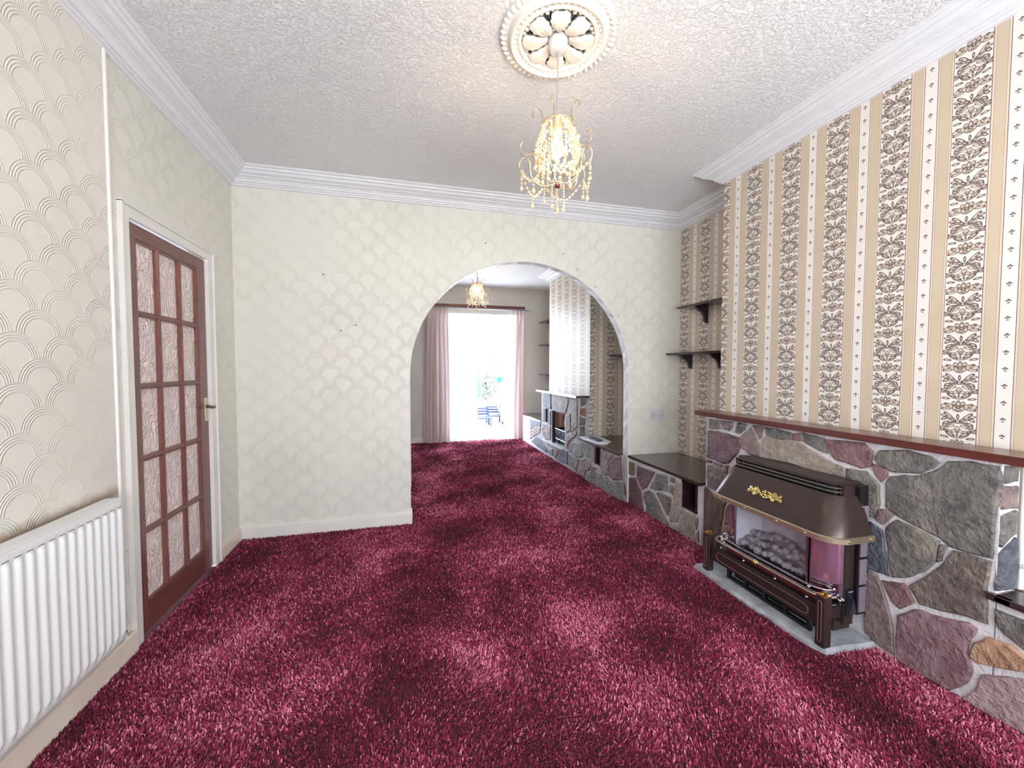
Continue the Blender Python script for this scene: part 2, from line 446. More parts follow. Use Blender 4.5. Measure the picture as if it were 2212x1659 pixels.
def copy_tree(o,parent=None):
    c=o.copy(); C.objects.link(c)
    if parent is not None: c.parent=parent
    for ch in list(o.children): copy_tree(ch,c)
    return c

# traced outlines of the paving stones, in metres on their wall planes
MAIN=[["g",[[1.29,0.816],[1.236,0.834],[1.181,0.848],[1.125,0.887],[1.096,0.927],[1.027,0.94],[0.952,0.941],[0.947,0.881],[0.953,0.836],[0.956,0.783],[0.957,0.718],[0.959,0.643],[0.959,0.596],[1.016,0.588],[1.079,0.591],[1.11,0.61],[1.194,0.63],[1.258,0.649],[1.3,0.674],[1.306,0.78]]],["g",[[1.354,0.881],[1.335,0.926],[1.239,0.945],[1.158,0.936],[1.12,0.916],[1.144,0.887],[1.188,0.855],[1.279,0.84],[1.337,0.858]]],["r",[[1.585,0.933],[1.404,0.948],[1.364,0.912],[1.369,0.844],[1.415,0.825],[1.532,0.84],[1.566,0.88]]],["r",[[1.365,0.856],[1.302,0.844],[1.305,0.816],[1.327,0.783],[1.351,0.808]]],["g",[[1.476,0.805],[1.384,0.814],[1.332,0.762],[1.329,0.674],[1.347,0.608],[1.369,0.605],[1.467,0.569]]],["m",[[1.327,0.652],[1.292,0.664],[1.273,0.644],[1.313,0.589],[1.342,0.601]]],["g",[[1.262,0.63],[1.201,0.619],[1.115,0.596],[1.122,0.507],[1.149,0.461],[1.208,0.398],[1.272,0.365],[1.286,0.465],[1.302,0.566],[1.294,0.587]]],["b",[[1.371,0.581],[1.316,0.561],[1.299,0.459],[1.285,0.365],[1.372,0.355],[1.382,0.478]]],["g",[[1.109,0.582],[1.085,0.585],[1.104,0.524],[1.116,0.51]]],["g2",[[1.069,0.576],[0.962,0.583],[0.968,0.506],[0.971,0.445],[0.965,0.343],[1.019,0.34],[1.094,0.318],[1.164,0.302],[1.206,0.359],[1.155,0.425],[1.106,0.494]]],["r",[[1.309,0.328],[1.224,0.359],[1.187,0.297],[1.235,0.243],[1.261,0.255]]],["m",[[1.372,0.346],[1.325,0.346],[1.307,0.291],[1.286,0.24],[1.27,0.186],[1.261,0.147],[1.253,0.018],[1.331,0.028],[1.368,0.05],[1.373,0.199]]],["r2",[[1.241,0.204],[1.176,0.274],[1.087,0.286],[1.018,0.317],[0.99,0.304],[1.015,0.234],[1.017,0.194],[1.001,0.143],[1.005,0.101],[1.032,0.049],[1.066,0.009],[1.154,0.0],[1.238,0.011],[1.245,0.104]]],["g",[[2.408,0.936],[2.331,0.938],[2.312,0.902],[2.297,0.882],[2.411,0.868]]],["m",[[2.304,0.942],[2.185,0.947],[2.201,0.904],[2.226,0.883],[2.275,0.89]]],["g",[[2.151,0.944],[2.079,0.944],[2.094,0.907],[2.137,0.877],[2.166,0.879]]],["r3",[[2.419,0.855],[2.325,0.862],[2.234,0.858],[2.174,0.851],[2.137,0.851],[2.131,0.796],[2.138,0.755],[2.195,0.696],[2.22,0.663],[2.264,0.646],[2.347,0.655],[2.425,0.656]]],["m",[[2.121,0.863],[2.078,0.902],[2.052,0.926],[2.024,0.892],[1.99,0.841],[1.985,0.792],[1.987,0.754],[2.059,0.758],[2.091,0.781],[2.123,0.784]]],["m",[[2.033,0.944],[1.953,0.946],[1.969,0.888],[1.983,0.867],[2.006,0.901]]],["g",[[1.946,0.944],[1.888,0.946],[1.869,0.893],[1.934,0.897]]],["g",[[1.871,0.949],[1.775,0.937],[1.765,0.899],[1.856,0.889]]],["r",[[1.766,0.933],[1.722,0.945],[1.712,0.902],[1.762,0.899]]],["g",[[1.71,0.947],[1.59,0.94],[1.583,0.904],[1.569,0.86],[1.636,0.878],[1.697,0.899]]],["l",[[1.951,0.886],[1.844,0.889],[1.731,0.889],[1.673,0.868],[1.6,0.843],[1.539,0.821],[1.479,0.81],[1.478,0.768],[1.623,0.752],[1.819,0.762],[1.96,0.771],[1.967,0.821]]],["m",[[2.419,0.606],[2.346,0.609],[2.276,0.605],[2.266,0.555],[2.305,0.502],[2.341,0.442],[2.405,0.445],[2.427,0.519]]],["m",[[2.356,0.642],[2.272,0.637],[2.285,0.613],[2.361,0.622]]],["r3",[[2.425,0.645],[2.371,0.642],[2.375,0.624],[2.425,0.619]]],["r",[[2.255,0.641],[2.22,0.646],[2.243,0.547],[2.317,0.427],[2.325,0.447],[2.296,0.504],[2.259,0.564]]],["w",[[2.492,0.415],[2.417,0.441],[2.38,0.416],[2.321,0.391],[2.252,0.349],[2.261,0.29],[2.273,0.216],[2.28,0.145],[2.299,0.032],[2.474,0.005],[2.484,0.108],[2.486,0.209]]],["r",[[2.309,0.399],[2.231,0.39],[2.239,0.374],[2.25,0.358]]],["r",[[2.241,0.331],[2.215,0.382],[2.173,0.396],[2.164,0.234],[2.206,0.242],[2.249,0.23]]],["o2",[[2.27,0.209],[2.216,0.23],[2.215,0.188],[2.275,0.164]]]]
NEAR=[["o",[[0.973,0.277],[0.958,0.295],[0.903,0.303],[0.872,0.289],[0.842,0.275],[0.841,0.241],[0.87,0.23],[0.929,0.204],[0.986,0.177],[1.008,0.192],[0.999,0.245]]],["p",[[0.974,0.14],[0.914,0.179],[0.869,0.202],[0.827,0.224],[0.82,0.005],[0.863,0.011],[0.943,0.006],[1.025,0.007],[0.988,0.068]]],["g",[[0.944,0.408],[0.907,0.409],[0.876,0.41],[0.838,0.406],[0.834,0.302],[0.873,0.313],[0.919,0.339],[0.937,0.353]]]]
BENCH=[["g2",[[3.44,0.406],[3.321,0.404],[3.314,0.324],[3.34,0.288],[3.432,0.279]]],["r3",[[3.425,0.245],[3.297,0.276],[3.255,0.224],[3.199,0.172],[3.182,0.092],[3.166,0.013],[3.179,0.0],[3.311,0.0],[3.425,0.0]]],["r3",[[3.274,0.397],[3.131,0.401],[2.999,0.406],[3.046,0.338],[3.127,0.232],[3.184,0.199],[3.235,0.241],[3.277,0.293]]],["g",[[2.968,0.406],[2.834,0.415],[2.825,0.366],[2.827,0.289],[2.905,0.276],[2.99,0.253],[3.062,0.251],[3.01,0.326]]],["g",[[2.791,0.416],[2.733,0.421],[2.748,0.383],[2.786,0.382]]],["m",[[2.797,0.349],[2.755,0.356],[2.757,0.285],[2.804,0.291]]],["l",[[2.718,0.406],[2.637,0.409],[2.64,0.224],[2.625,0.21],[2.667,0.152],[2.695,0.083],[2.786,0.053],[2.795,0.101],[2.758,0.204],[2.745,0.279],[2.728,0.383]]],["g2",[[2.981,0.232],[2.896,0.253],[2.807,0.255],[2.775,0.254],[2.789,0.169],[2.811,0.105],[2.826,0.089],[2.885,0.147],[2.937,0.198]]],["g",[[3.155,0.191],[3.08,0.227],[3.016,0.216],[2.954,0.166],[2.91,0.123],[2.918,0.109],[3.124,0.075],[3.168,0.125]]],["g",[[3.123,0.066],[2.909,0.107],[2.867,0.075],[2.809,0.034],[2.769,0.0],[2.949,0.0],[3.122,0.0]]],["l",[[2.625,0.201],[2.489,0.22],[2.514,0.169],[2.506,0.102],[2.487,0.026],[2.663,0.006],[2.679,0.064],[2.666,0.103],[2.638,0.157]]],["l",[[2.778,0.046],[2.702,0.06],[2.672,0.057],[2.671,0.013],[2.753,0.007]]],["m",[[2.485,0.194],[2.46,0.198],[2.465,0.146],[2.483,0.107],[2.497,0.152]]],["m",[[2.479,0.076],[2.454,0.111],[2.452,0.018],[2.471,0.024]]]]
ROOM2=[["m",[[3.887,0.432],[3.803,0.436],[3.744,0.346],[3.717,0.202],[3.806,0.171],[3.874,0.202],[3.901,0.253]]],["m",[[3.778,0.433],[3.605,0.43],[3.665,0.387],[3.727,0.326]]],["r3",[[3.589,0.426],[3.473,0.44],[3.454,0.219],[3.63,0.171],[3.709,0.204],[3.703,0.316]]],["g",[[3.773,0.168],[3.629,0.155],[3.454,0.197],[3.45,0.013],[3.737,0.0],[3.796,0.102]]],["g",[[3.989,0.17],[3.857,0.166],[3.812,0.065],[3.778,0.0],[3.994,0.0]]],["g",[[4.236,0.108],[4.025,0.173],[4.022,0.0],[4.264,0.003]]],["m",[[4.101,0.206],[3.989,0.207],[4.025,0.182],[4.128,0.148]]],["l",[[4.017,0.222],[3.91,0.235],[3.865,0.18],[3.971,0.187]]],["m",[[4.415,0.205],[4.269,0.259],[4.159,0.257],[4.12,0.227],[4.167,0.138],[4.266,0.105],[4.295,0.017],[4.5,0.028],[4.468,0.137]]],["g",[[4.762,0.206],[4.548,0.199],[4.437,0.204],[4.491,0.132],[4.523,0.031],[4.785,0.044]]],["g",[[4.386,0.415],[4.192,0.442],[4.039,0.427],[4.027,0.249],[4.13,0.276],[4.269,0.281]]],["g",[[4.691,0.365],[4.429,0.403],[4.321,0.279],[4.415,0.232],[4.571,0.208],[4.75,0.233]]],["b",[[5.049,0.177],[4.812,0.225],[4.81,0.053],[5.188,0.033]]],["m",[[5.308,0.158],[5.104,0.177],[5.247,0.042],[5.321,0.047]]],["b",[[5.558,0.097],[5.353,0.149],[5.352,0.051],[5.558,0.047]]],["b",[[6.462,0.446],[5.889,0.457],[5.907,0.396],[6.213,0.365],[6.418,0.273]]],["m",[[6.439,0.244],[6.173,0.352],[5.889,0.381],[5.924,0.298],[6.093,0.236],[6.46,0.099]]],["b",[[6.374,0.076],[6.093,0.211],[5.833,0.196],[5.591,0.113],[5.624,0.039],[6.015,0.055]]],["m",[[5.793,0.458],[5.45,0.46],[5.448,0.268],[5.676,0.234],[5.834,0.312]]],["b",[[5.787,0.91],[5.667,0.934],[5.456,0.936],[5.422,0.715],[5.665,0.725],[5.789,0.725]]],["b",[[5.803,0.701],[5.682,0.695],[5.679,0.502],[5.801,0.498]]],["b",[[5.532,0.682],[5.443,0.68],[5.45,0.482],[5.537,0.498]]],["m",[[5.394,0.934],[4.798,0.932],[4.797,0.855],[4.896,0.702],[5.315,0.72]]],["m",[[4.773,0.92],[4.51,0.92],[4.505,0.593],[4.67,0.493],[4.697,0.719]]],["m",[[4.857,0.682],[4.721,0.731],[4.713,0.506],[4.854,0.465]]],["m",[[4.854,0.415],[4.693,0.47],[4.554,0.549],[4.504,0.519],[4.575,0.461],[4.74,0.376],[4.814,0.314],[4.793,0.268],[4.851,0.257]]]]
RET1=[["g",[[2.114,0.944],[2.186,0.94],[2.179,0.886],[2.113,0.879]]],["m",[[2.097,0.87],[2.186,0.863],[2.187,0.782],[2.103,0.786]]],["g",[[2.106,0.757],[2.182,0.772],[2.182,0.691],[2.103,0.648]]],["b",[[2.105,0.618],[2.19,0.668],[2.209,0.561],[2.193,0.477],[2.098,0.483]]]]
RET2=[["g",[[2.035,0.944],[2.14,0.933],[2.116,0.869],[2.051,0.838]]],["o2",[[2.041,0.815],[2.116,0.813],[2.112,0.711],[2.037,0.741]]],["g",[[2.032,0.714],[2.112,0.679],[2.098,0.61],[2.033,0.608]]],["g",[[2.033,0.589],[2.103,0.591],[2.104,0.48],[2.034,0.483]]]]

# ------------------------------------------------------------------ the setting
XL,XR=-1.235,2.60; D0,D1=3.41,3.505; YF=-1.5; YE=7.10; ZC=2.75; XB=2.24; XB2=2.165
def wallbox(name,mat,boxes,du=0.0,dv=0.0):
    m=MB()
    for b in boxes: m.box(*b)
    o=struct(m.build(name,mat))
    if du or dv:
        for l in o.data.uv_layers[0].data: l.uv=(l.uv[0]+du,l.uv[1]+dv)
    return o
wallbox('floor',simple('underlay_dark_red',(74,18,34),0.9),[(XL-0.1,XR+0.1,YF-0.1,YE,-0.1,0.0)])
wallbox('ceiling',M_CEIL,[(XL-0.1,XR+0.1,YF-0.1,YE+0.1,ZC,ZC+0.1)])
# left wall of both rooms, with the doorway
wallbox('wall_left',M_SC,[(XL-0.1,XL,2.115,2.236,0,ZC),(XL-0.1,XL,2.236,2.994,1.992,ZC),(XL-0.1,XL,2.994,D0,0,ZC),(XL-0.1,XL,D1,YE,0,ZC)])
wallbox('wall_left_radiator',M_SCR,[(XL-0.1,XL+0.012,YF,2.115,0,ZC)])
# chimney breast and alcove walls
wallbox('wall_right',M_FL,[(XR,XR+0.1,YF,D0,0,ZC)],3.401,-0.057)
wallbox('wall_chimney_breast',M_FL,[(XB,XR,0.955,2.47,0,ZC)],1.2047,-0.057)
wallbox('wall_right_back_room',M_FL,[(XR,XR+0.1,D1,YE,0,ZC)],0.2,-0.057)
wallbox('wall_chimney_breast_back_room',M_FL2,[(XB2,XR,4.497,5.94,0.9,ZC),(2.155,2.6,4.50,4.91,0,0.9),(2.155,2.6,5.42,5.55,0,0.9),(2.155,2.6,5.66,5.94,0,0.9),(2.155,2.6,4.91,5.42,0.70,0.9),(2.155,2.6,5.55,5.66,0.71,0.9),(2.155,2.6,4.91,5.66,0,0.24),(2.45,2.6,4.91,5.42,0.24,0.70),(2.155,2.6,5.55,5.66,0.24,0.49)])
wallbox('wall_end',M_PLASTER,[(XL,0.66,YE,YE+0.12,0,ZC),(1.92,XR,YE,YE+0.12,0,ZC),(0.66,1.92,YE,YE+0.12,2.36,ZC)])
wallbox('wall_front',M_SC,[(XL,-0.5,YF-0.1,YF,0,ZC),(2.3,XR,YF-0.1,YF,0,ZC),(-0.5,2.3,YF-0.1,YF,0,0.6),(-0.5,2.3,YF-0.1,YF,2.5,ZC)])
# hall seen dimly through the door glass
wallbox('wall_hall',M_PLASTER,[(-2.3,-2.2,1.8,3.4,0,2.4)])
# dividing wall with the round arch
def arch_wall():
    m=MB(); cx,rx,zs,rz=1.035,1.012,1.24,0.998
    def quad(x0,z0,x1,z1):
        for y,fl in ((D0,1),(D1,-1)):
            p=[(x0,y,z0),(x1,y,z0),(x1,y,z1),(x0,y,z1)]
            m.face(p if fl>0 else p[::-1],[(q[0],q[2]) for q in (p if fl>0 else p[::-1])])
    quad(XL,0,cx-rx,ZC); quad(cx+rx,0,XR,ZC)
    N=56; xs=[cx-rx*math.cos(PI*i/N) for i in range(N+1)]; z_=[zs+rz*math.sin(PI*i/N) for i in range(N+1)]
    for i in range(N):
        for y in (D0,D1):
            p=[(xs[i],y,z_[i]),(xs[i+1],y,z_[i+1]),(xs[i+1],y,ZC),(xs[i],y,ZC)]
            m.face(p,[(q[0],q[2]) for q in p])
    m.face([(XL,D0,0),(XL,D1,0),(XL,D1,ZC),(XL,D0,ZC)]); m.face([(XR,D0,0),(XR,D1,0),(XR,D1,ZC),(XR,D0,ZC)])
    o=struct(m.build('wall_back',M_SC,fix=False))
    # papered reveal of the arch
    r=MB(); pts=[(cx-rx,0.0)]+[(cx-rx,zs*k/4) for k in (1,2,3)]+list(zip(xs,z_))+[(cx+rx,zs*k/4) for k in (3,2,1,0)]
    s=0; row=[]
    for i in range(len(pts)-1):
        a,b=pts[i],pts[i+1]; L=math.hypot(b[0]-a[0],b[1]-a[1])
        r.face([(a[0],D0-0.001,a[1]),(a[0],D1+0.001,a[1]),(b[0],D1+0.001,b[1]),(b[0],D0-0.001,b[1])],[(0,s),(0.097,s),(0.097,s+L),(0,s+L)],True)
        s+=L
    struct(r.build('trim_arch_reveal',M_REV,fix=False))
    bd=MB(); bd.tube([(p[0],D0,p[1]) for p in pts if p[1]>0.12 or p[0]>1],0.004,6)
    struct(bd.build('trim_arch_edge',M_WHITE))
    return o
aw=arch_wall()
# nails and plug holes left in the papered wall
M_HOLE=simple('grey_plug',(120,116,116),0.8)
for x,z in ((0.66,2.37),(1.37,2.33),(-0.62,2.03),(-0.39,1.645),(0.36,1.95),(0.25,1.87),(1.69,2.05),(1.93,1.79),(1.51,2.2),(-0.5,1.6)):
    q=MB(); q.lathe([(0.0,0),(0.006,0.0),(0.006,0.003),(0,0.003)],8)
    o=q.build('screw_hole',M_HOLE,aw); o.data.transform(Matrix.Translation((x,D0,z))@Matrix.Rotation(PI/2,4,'X'))
# a strip of bare brown where the paint has chipped off the arch foot
q=MB(); q.prism([(3.425,0.09),(3.445,0.16),(3.47,0.20),(3.465,0.08),(3.44,0.05)],'x',2.0440,2.0455); q.build('chipped_patch',simple('chipped_brown',(130,92,84),0.8),aw)

# corner bead between the radiator wall and the doorway
m=MB(); m.tube([(XL+0.010,2.117,0.0),(XL+0.012,2.116,1.2),(XL+0.012,2.117,2.645)],0.009,10); struct(m.build('trim_corner_bead',M_WHITE))

# cornice, one piece per wall
PROF=[(0.150,0.000),(0.150,0.008),(0.143,0.013),(0.134,0.014),(0.130,0.020),(0.128,0.027),(0.116,0.029),(0.111,0.033),(0.106,0.042),(0.094,0.049),(0.080,0.052),(0.079,0.058),(0.066,0.062),(0.054,0.069),(0.046,0.079),(0.042,0.088),(0.030,0.090),(0.028,0.098),(0.016,0.101),(0.014,0.110),(0.0,0.112)]
def cornice(path,name='trim_cornice',ends=(None,None)):
    nrm=[]
    for a,b in zip(path[:-1],path[1:]):
        d=Vector((b[0]-a[0],b[1]-a[1])).normalized(); nrm.append(Vector((d.y,-d.x)))
    mit=[]
    for i in range(len(path)):
        n1=nrm[max(i-1,0)]; n2=nrm[min(i,len(nrm)-1)]
        mit.append((n1+n2)/(1+n1.dot(n2)))
    for i in range(len(path)-1):
        m=MB(); rows=[]
        for j in (i,i+1):
            rows.append([(path[j][0]+mit[j].x*d,path[j][1]+mit[j].y*d,ZC-e) for d,e in PROF])
        m.grid(rows,sm=False)
        m.face(rows[0]+[(path[i][0],path[i][1],ZC)]); m.face(rows[1][::-1]+[(path[i+1][0],path[i+1][1],ZC)])
        struct(m.build(name,M_COV))
cornice([(XL,YF),(XL,D0),(XR,D0),(XR,2.47),(XB,2.47),(XB,0.955),(XR,0.955),(XR,YF)])
cornice([(XR,5.94),(XB2,5.94),(XB2,4.497),(XR,4.497)])

# skirting boards
def skirt(name,mat,b,lip):
    m=MB(); m.box(*b,bev=0.004)
    if lip: m.box(*lip,bev=0.003)
    return struct(m.build(name,mat))
skirt('baseboard_left',M_CREAM,(XL+0.010,XL+0.030,YF,2.175,0.0,0.10),None)
skirt('baseboard_left_corner',M_CREAM,(XL,XL+0.018,3.065,D0,0,0.085),(XL,XL+0.009,3.065,D0,0.085,0.10))
skirt('baseboard_back',M_WHITE,(XL,0.030,D0-0.018,D0,0,0.085),(XL,0.028,D0-0.008,D0,0.085,0.105))
skirt('baseboard_arch_return',M_WHITE,(0.022,0.033,D0-0.012,D1+0.005,0,0.10),None)
skirt('baseboard_end',M_WHITE,(XL,0.62,YE-0.018,YE,0,0.09),None)
skirt('baseboard_left_back_room',M_WHITE,(XL,XL+0.018,D1,YE,0,0.09),None)

# bay window behind the camera
wf=MB()
for x0,x1,z0,z1 in ((-0.5,2.3,0.6,0.66),(-0.5,2.3,2.44,2.5),(-0.5,-0.44,0.6,2.5),(2.24,2.3,0.6,2.5),(0.4,0.46,0.66,2.44),(1.34,1.40,0.66,2.44)): wf.box(x0,x1,YF-0.08,YF-0.02,z0,z1)
win=struct(wf.build('window_1',M_WHITE))
g=MB(); g.box(-0.44,2.24,YF-0.055,YF-0.05,0.66,2.44); g.build('pane',M_GLASS,win); g=MB(); g.box(-0.49,2.29,YF-0.015,YF-0.008,0.62,2.48); tag(g.build('roller_blind',M_WHITE),'white roller blind drawn down over the bay window behind the camera','blind')  # unseen opaque sheet, added to keep sky light out of the window

# ------------------------------------------------------------------ glazed mahogany door in the left wall
XD=-1.240
arch=MB()
def archi(y0,y1,z0,z1):
    arch.box(XL-0.03,XL+0.014,y0,y1,z0,z1,bev=0.003)
archi(2.182,2.240,0,2.045); archi(2.990,3.060,0,2.045); archi(2.240,2.990,1.990,2.045)
arch.box(XL,XL+0.022,2.178,2.192,0,2.05,bev=0.003); arch.box(XL,XL+0.022,3.048,3.062,0,2.05,bev=0.003); arch.box(XL,XL+0.022,2.178,3.062,2.040,2.054,bev=0.003)
struct(arch.build('trim_door_architrave',M_WHITE))
door=MB()
Y0,Y1=2.247,2.984
for y0,y1 in ((Y0,2.314),(2.890,Y1)): door.box(XD-0.04,XD,y0,y1,0.012,1.983,bev=0.003)
dr=struct(door.build('door_1',M_DOORZ))
rails=MB(); rails.box(XD-0.04,XD-0.001,2.314,2.890,1.915,1.983,bev=0.002); rails.box(XD-0.04,XD-0.001,2.314,2.890,0.012,0.150,bev=0.002)
rails.build('rail',M_DOORY,dr)
rowz=[(0.150,0.500),(0.500,0.858),(0.858,1.213),(1.213,1.563),(1.563,1.915)]
coly=[(2.314,2.496),(2.496,2.703),(2.703,2.890)]
for z in (0.500,0.858,1.213,1.563):
    b=MB(); b.prism([(XD-0.03,z-0.014),(XD-0.008,z-0.014),(XD-0.001,z-0.005),(XD-0.001,z+0.005),(XD-0.008,z+0.014),(XD-0.03,z+0.014)],'y',2.314,2.890)
    # prism on y maps (x,z)
    b.build('glazing_bar',M_DOORY,dr)
for y in (2.496,2.703):
    b=MB(); b.prism([(XD-0.03,y-0.014),(XD-0.008,y-0.014),(XD+0.000,y-0.005),(XD+0.000,y+0.005),(XD-0.008,y+0.014),(XD-0.03,y+0.014)],'z',0.150,1.915)
    b.build('glazing_bar',M_DOORZ,dr)
b=MB()
for y0,y1,z0,z1 in ((2.314,2.890,1.903,1.915),(2.314,2.890,0.150,0.162)): b.box(XD-0.02,XD-0.004,y0,y1,z0,z1,bev=0.003)
for y0 in (2.314,2.878): b.box(XD-0.02,XD-0.004,y0,y0+0.012,0.150,1.915,bev=0.003)
b.build('glazing_bead',M_DOORZ,dr)
for z0,z1 in rowz:
    for y0,y1 in coly:
        b=MB(); b.box(XD-0.026,XD-0.020,y0,y1,z0,z1); b.build('pane',M_OBS,dr)
b=MB(); b.box(XD-0.001,XD+0.007,2.930,2.966,0.965,1.115,bev=0.004); hp=b.build('handle_plate',M_BRASS2,dr)
b=MB(); b.tube([(XD+0.005,2.948,1.055),(XD+0.045,2.948,1.055),(XD+0.052,2.938,1.055),(XD+0.052,2.912,1.054),(XD+0.050,2.885,1.058),(XD+0.047,2.868,1.066),(XD+0.047,2.855,1.064)],[0.008,0.008,0.010,0.009,0.008,0.010,0.005],10)
b.build('lever_handle',simple('aged_brass_lever',(110,84,74),0.25,metal=0.8),dr)
b=MB(); b.box(XD-0.002,XD+0.006,2.238,2.249,1.62,1.74); b.box(XD-0.002,XD+0.006,2.238,2.249,0.22,0.34); b.build('hinge',M_WHITE,dr)

# ------------------------------------------------------------------ garden door, end wall of the far room
fr=MB()
for b_ in ((0.66,0.71,YE+0.03,YE+0.09,0.0,2.36),(1.87,1.92,YE+0.03,YE+0.09,0.0,2.36),(0.66,1.92,YE+0.03,YE+0.09,2.31,2.36),(0.66,1.92,YE+0.03,YE+0.09,0.0,0.03)): fr.box(*b_,bev=0.004)
fr=struct(fr.build('door_2',M_WHITE))
lf=MB()
for b_ in ((0.71,0.77,YE+0.04,YE+0.08,0.03,2.31),(1.205,1.225,YE+0.04,YE+0.08,0.03,2.31),(0.77,1.205,YE+0.04,YE+0.08,2.25,2.31),(0.77,1.205,YE+0.04,YE+0.08,0.03,0.16)): lf.box(*b_,bev=0.003)
lf.build('fixed_leaf',M_WHITE,fr); b=MB(); b.box(0.77,1.205,YE+0.055,YE+0.060,0.16,2.25); b.build('pane',M_GLASS,fr)
op=MB()
for b_ in ((1.875,1.915,YE+0.09,YE+0.15,0.03,2.30),(1.875,1.915,YE+0.62,YE+0.68,0.03,2.30),(1.875,1.915,YE+0.15,YE+0.62,2.24,2.30),(1.875,1.915,YE+0.15,YE+0.62,0.03,0.16)): op.box(*b_,bev=0.003)
op.build('open_leaf',M_WHITE,fr); b=MB(); b.box(1.893,1.897,YE+0.15,YE+0.62,0.16,2.24); b.build('pane',M_GLASS,fr)
b=MB(); b.box(0.64,1.90,YE-0.045,YE,2.265,2.345,bev=0.006); tag(b.build('roller_blind_cassette',M_WHITE),'white roller blind box across the top of the garden door','blind')
t=thing('pelmet_board','dark mahogany board fixed above the curtain pole over the garden door','board',(1.2,YE-0.01,2.38))
b=MB(); b.box(0.30,2.10,YE-0.045,YE,2.375,2.425,bev=0.003); b.build('board',M_BEAM,t)
t=thing('curtain_pole','thin grey metal curtain pole above the garden door','curtain pole',(1.2,YE-0.10,2.345))
b=MB(); b.tube([(0.15,YE-0.10,2.352),(2.16,YE-0.10,2.352)],0.010,10); b.build('pole',simple('grey_metal_pole',(150,146,150),0.35,metal=0.7),t)
b=MB(); b.ball((2.175,YE-0.10,2.352),0.020,2); b.build('finial',M_CHROME,t)
b=MB(); b.ball((0.135,YE-0.10,2.352),0.020,2); b.build('finial',M_CHROME,t)
for x in (0.25,2.12):
    b=MB(); b.tube([(x,YE,2.352),(x,YE-0.10,2.352)],0.007,8); b.build('bracket',M_CHROME,t)

def curtain(name,x0,x1,xb0,xb1,ztop,zbot,y,folds,amp,mat,label,seed,cat='curtain'):
    t=thing(name,label,cat,((x0+x1)/2,y,ztop))
    rr=random.Random(seed); ph=[rr.uniform(-0.5,0.5) for _ in range(folds+2)]
    m=MB(); rows=[]; NZ=40; NX=folds*14
    for j in range(NZ+1):
        q=j/NZ; z=ztop-(ztop-zbot)*q
        hd=min(1.0,max(0.0,(q-0.03)/0.12)); row=[]
        for i in range(NX+1):
            s=i/NX; xa=x0+(x1-x0)*s; xb=xb0+(xb1-xb0)*s; x=xa+(xb-xa)*min(1,q*1.2)
            k=s*folds; fi=int(min(folds-1,k))
            a=amp*(0.35+0.65*hd)*(0.7+0.5*math.sin(fi*2.3+seed))
            sharp=math.sin(2*PI*(k+0.12*ph[fi]*q))
            yy=y+a*sharp+0.010*hd*math.sin(s*31+q*3+seed)
            xx=x+0.010*hd*math.cos(2*PI*k+1)+0.006*math.sin(q*5+fi)
            row.append((xx,yy,z+(0.006*math.sin(k*3) if j==NZ else 0)))
        rows.append(row)
    m.grid(rows,uvf=lambda P:(P[0],P[2])); m.build('cloth',mat,t,fix=False)
    if cat=='curtain':
        for k in range(folds):
            h=MB(); x=x0+(x1-x0)*(k+0.25)/folds; h.tube([(x-0.004,y+amp*0.2,ztop-0.075),(x,y-amp*0.7,ztop-0.05),(x,y-amp*0.6,ztop)],0.005,5); h.build('pinch_pleat',mat,t)
        for k in range(folds+1):
            hk=MB(); x=x0+(x1-x0)*k/folds; hk.tube([(x,y+0.013*math.cos(a),2.352+0.016*math.sin(a)-0.002) for a in [i*PI/6 for i in range(12)]],0.0022,5,closed=True); hk.build('ring',M_CHROME,t)
    return t
curtain('curtain',0.29,0.70,0.27,0.71,2.335,0.012,YE-0.10,6,0.030,M_CURT,'wide dusty pink pleated curtain left of the garden door',1)
curtain('curtain',1.84,2.11,1.80,2.09,2.335,0.02,YE-0.10,4,0.030,M_CURT,'narrow dusty pink pleated curtain right of the garden door',5)
curtain('net_curtain',0.72,1.20,0.70,1.22,2.26,0.015,YE-0.025,9,0.012,M_NET,'white lace net hanging over the left leaf of the garden door',3,'net curtain')

# ------------------------------------------------------------------ stone fireplaces and benches
def inset(poly,d):
    cx=sum(p[0] for p in poly)/len(poly); cz=sum(p[1] for p in poly)/len(poly)
    out=[]
    for p in poly:
        v_=Vector((cx-p[0],cz-p[1])); L=v_.length; v_=v_/max(L,1e-6); out.append((p[0]+v_.x*min(d,L*0.3),p[1]+v_.y*min(d,L*0.3)))
    return out
def rough(poly,seed,amp=0.0022,step=0.022):
    rr=random.Random(seed); out=[]
    n=len(poly)
    for i in range(n):
        a=poly[i]; b=poly[(i+1)%n]; L=math.hypot(b[0]-a[0],b[1]-a[1]); k=max(1,min(5,int(L/step)))
        for j in range(k):
            q=j/k; x=a[0]+(b[0]-a[0])*q; z=a[1]+(b[1]-a[1])*q
            if j or True: x+=rr.uniform(-amp,amp); z+=rr.uniform(-amp,amp)
            out.append((x,max(0.0,z)))
    return out
def stone(kind,poly,plane,parent,axis='x',proud=0.010,seed=0):
    """one flat paving stone set on edge in the wall; axis x: faces -x, axis y: faces -y"""
    p=rough(inset(poly,-0.0045),seed); n=len(p); rr=random.Random(seed+99)
    p1=inset(p,0.003); p2=inset(p,0.010)
    tilt=rr.uniform(-0.003,0.003); pr=proud*rr.uniform(0.8,1.3)
    def W(q,d): return (plane-d,q[0],q[1]) if axis=='x' else (q[0],plane-d,q[1])
    m=MB(); rows=[[W(q,-0.004) for q in p],[W(q,pr*0.65) for q in p1],[W(q,pr+tilt*0.5) for q in p2]]
    m.grid(rows,close=True,sm=True); m.face(rows[2],sm=True)
    return m.build('stone',ST[kind],parent)
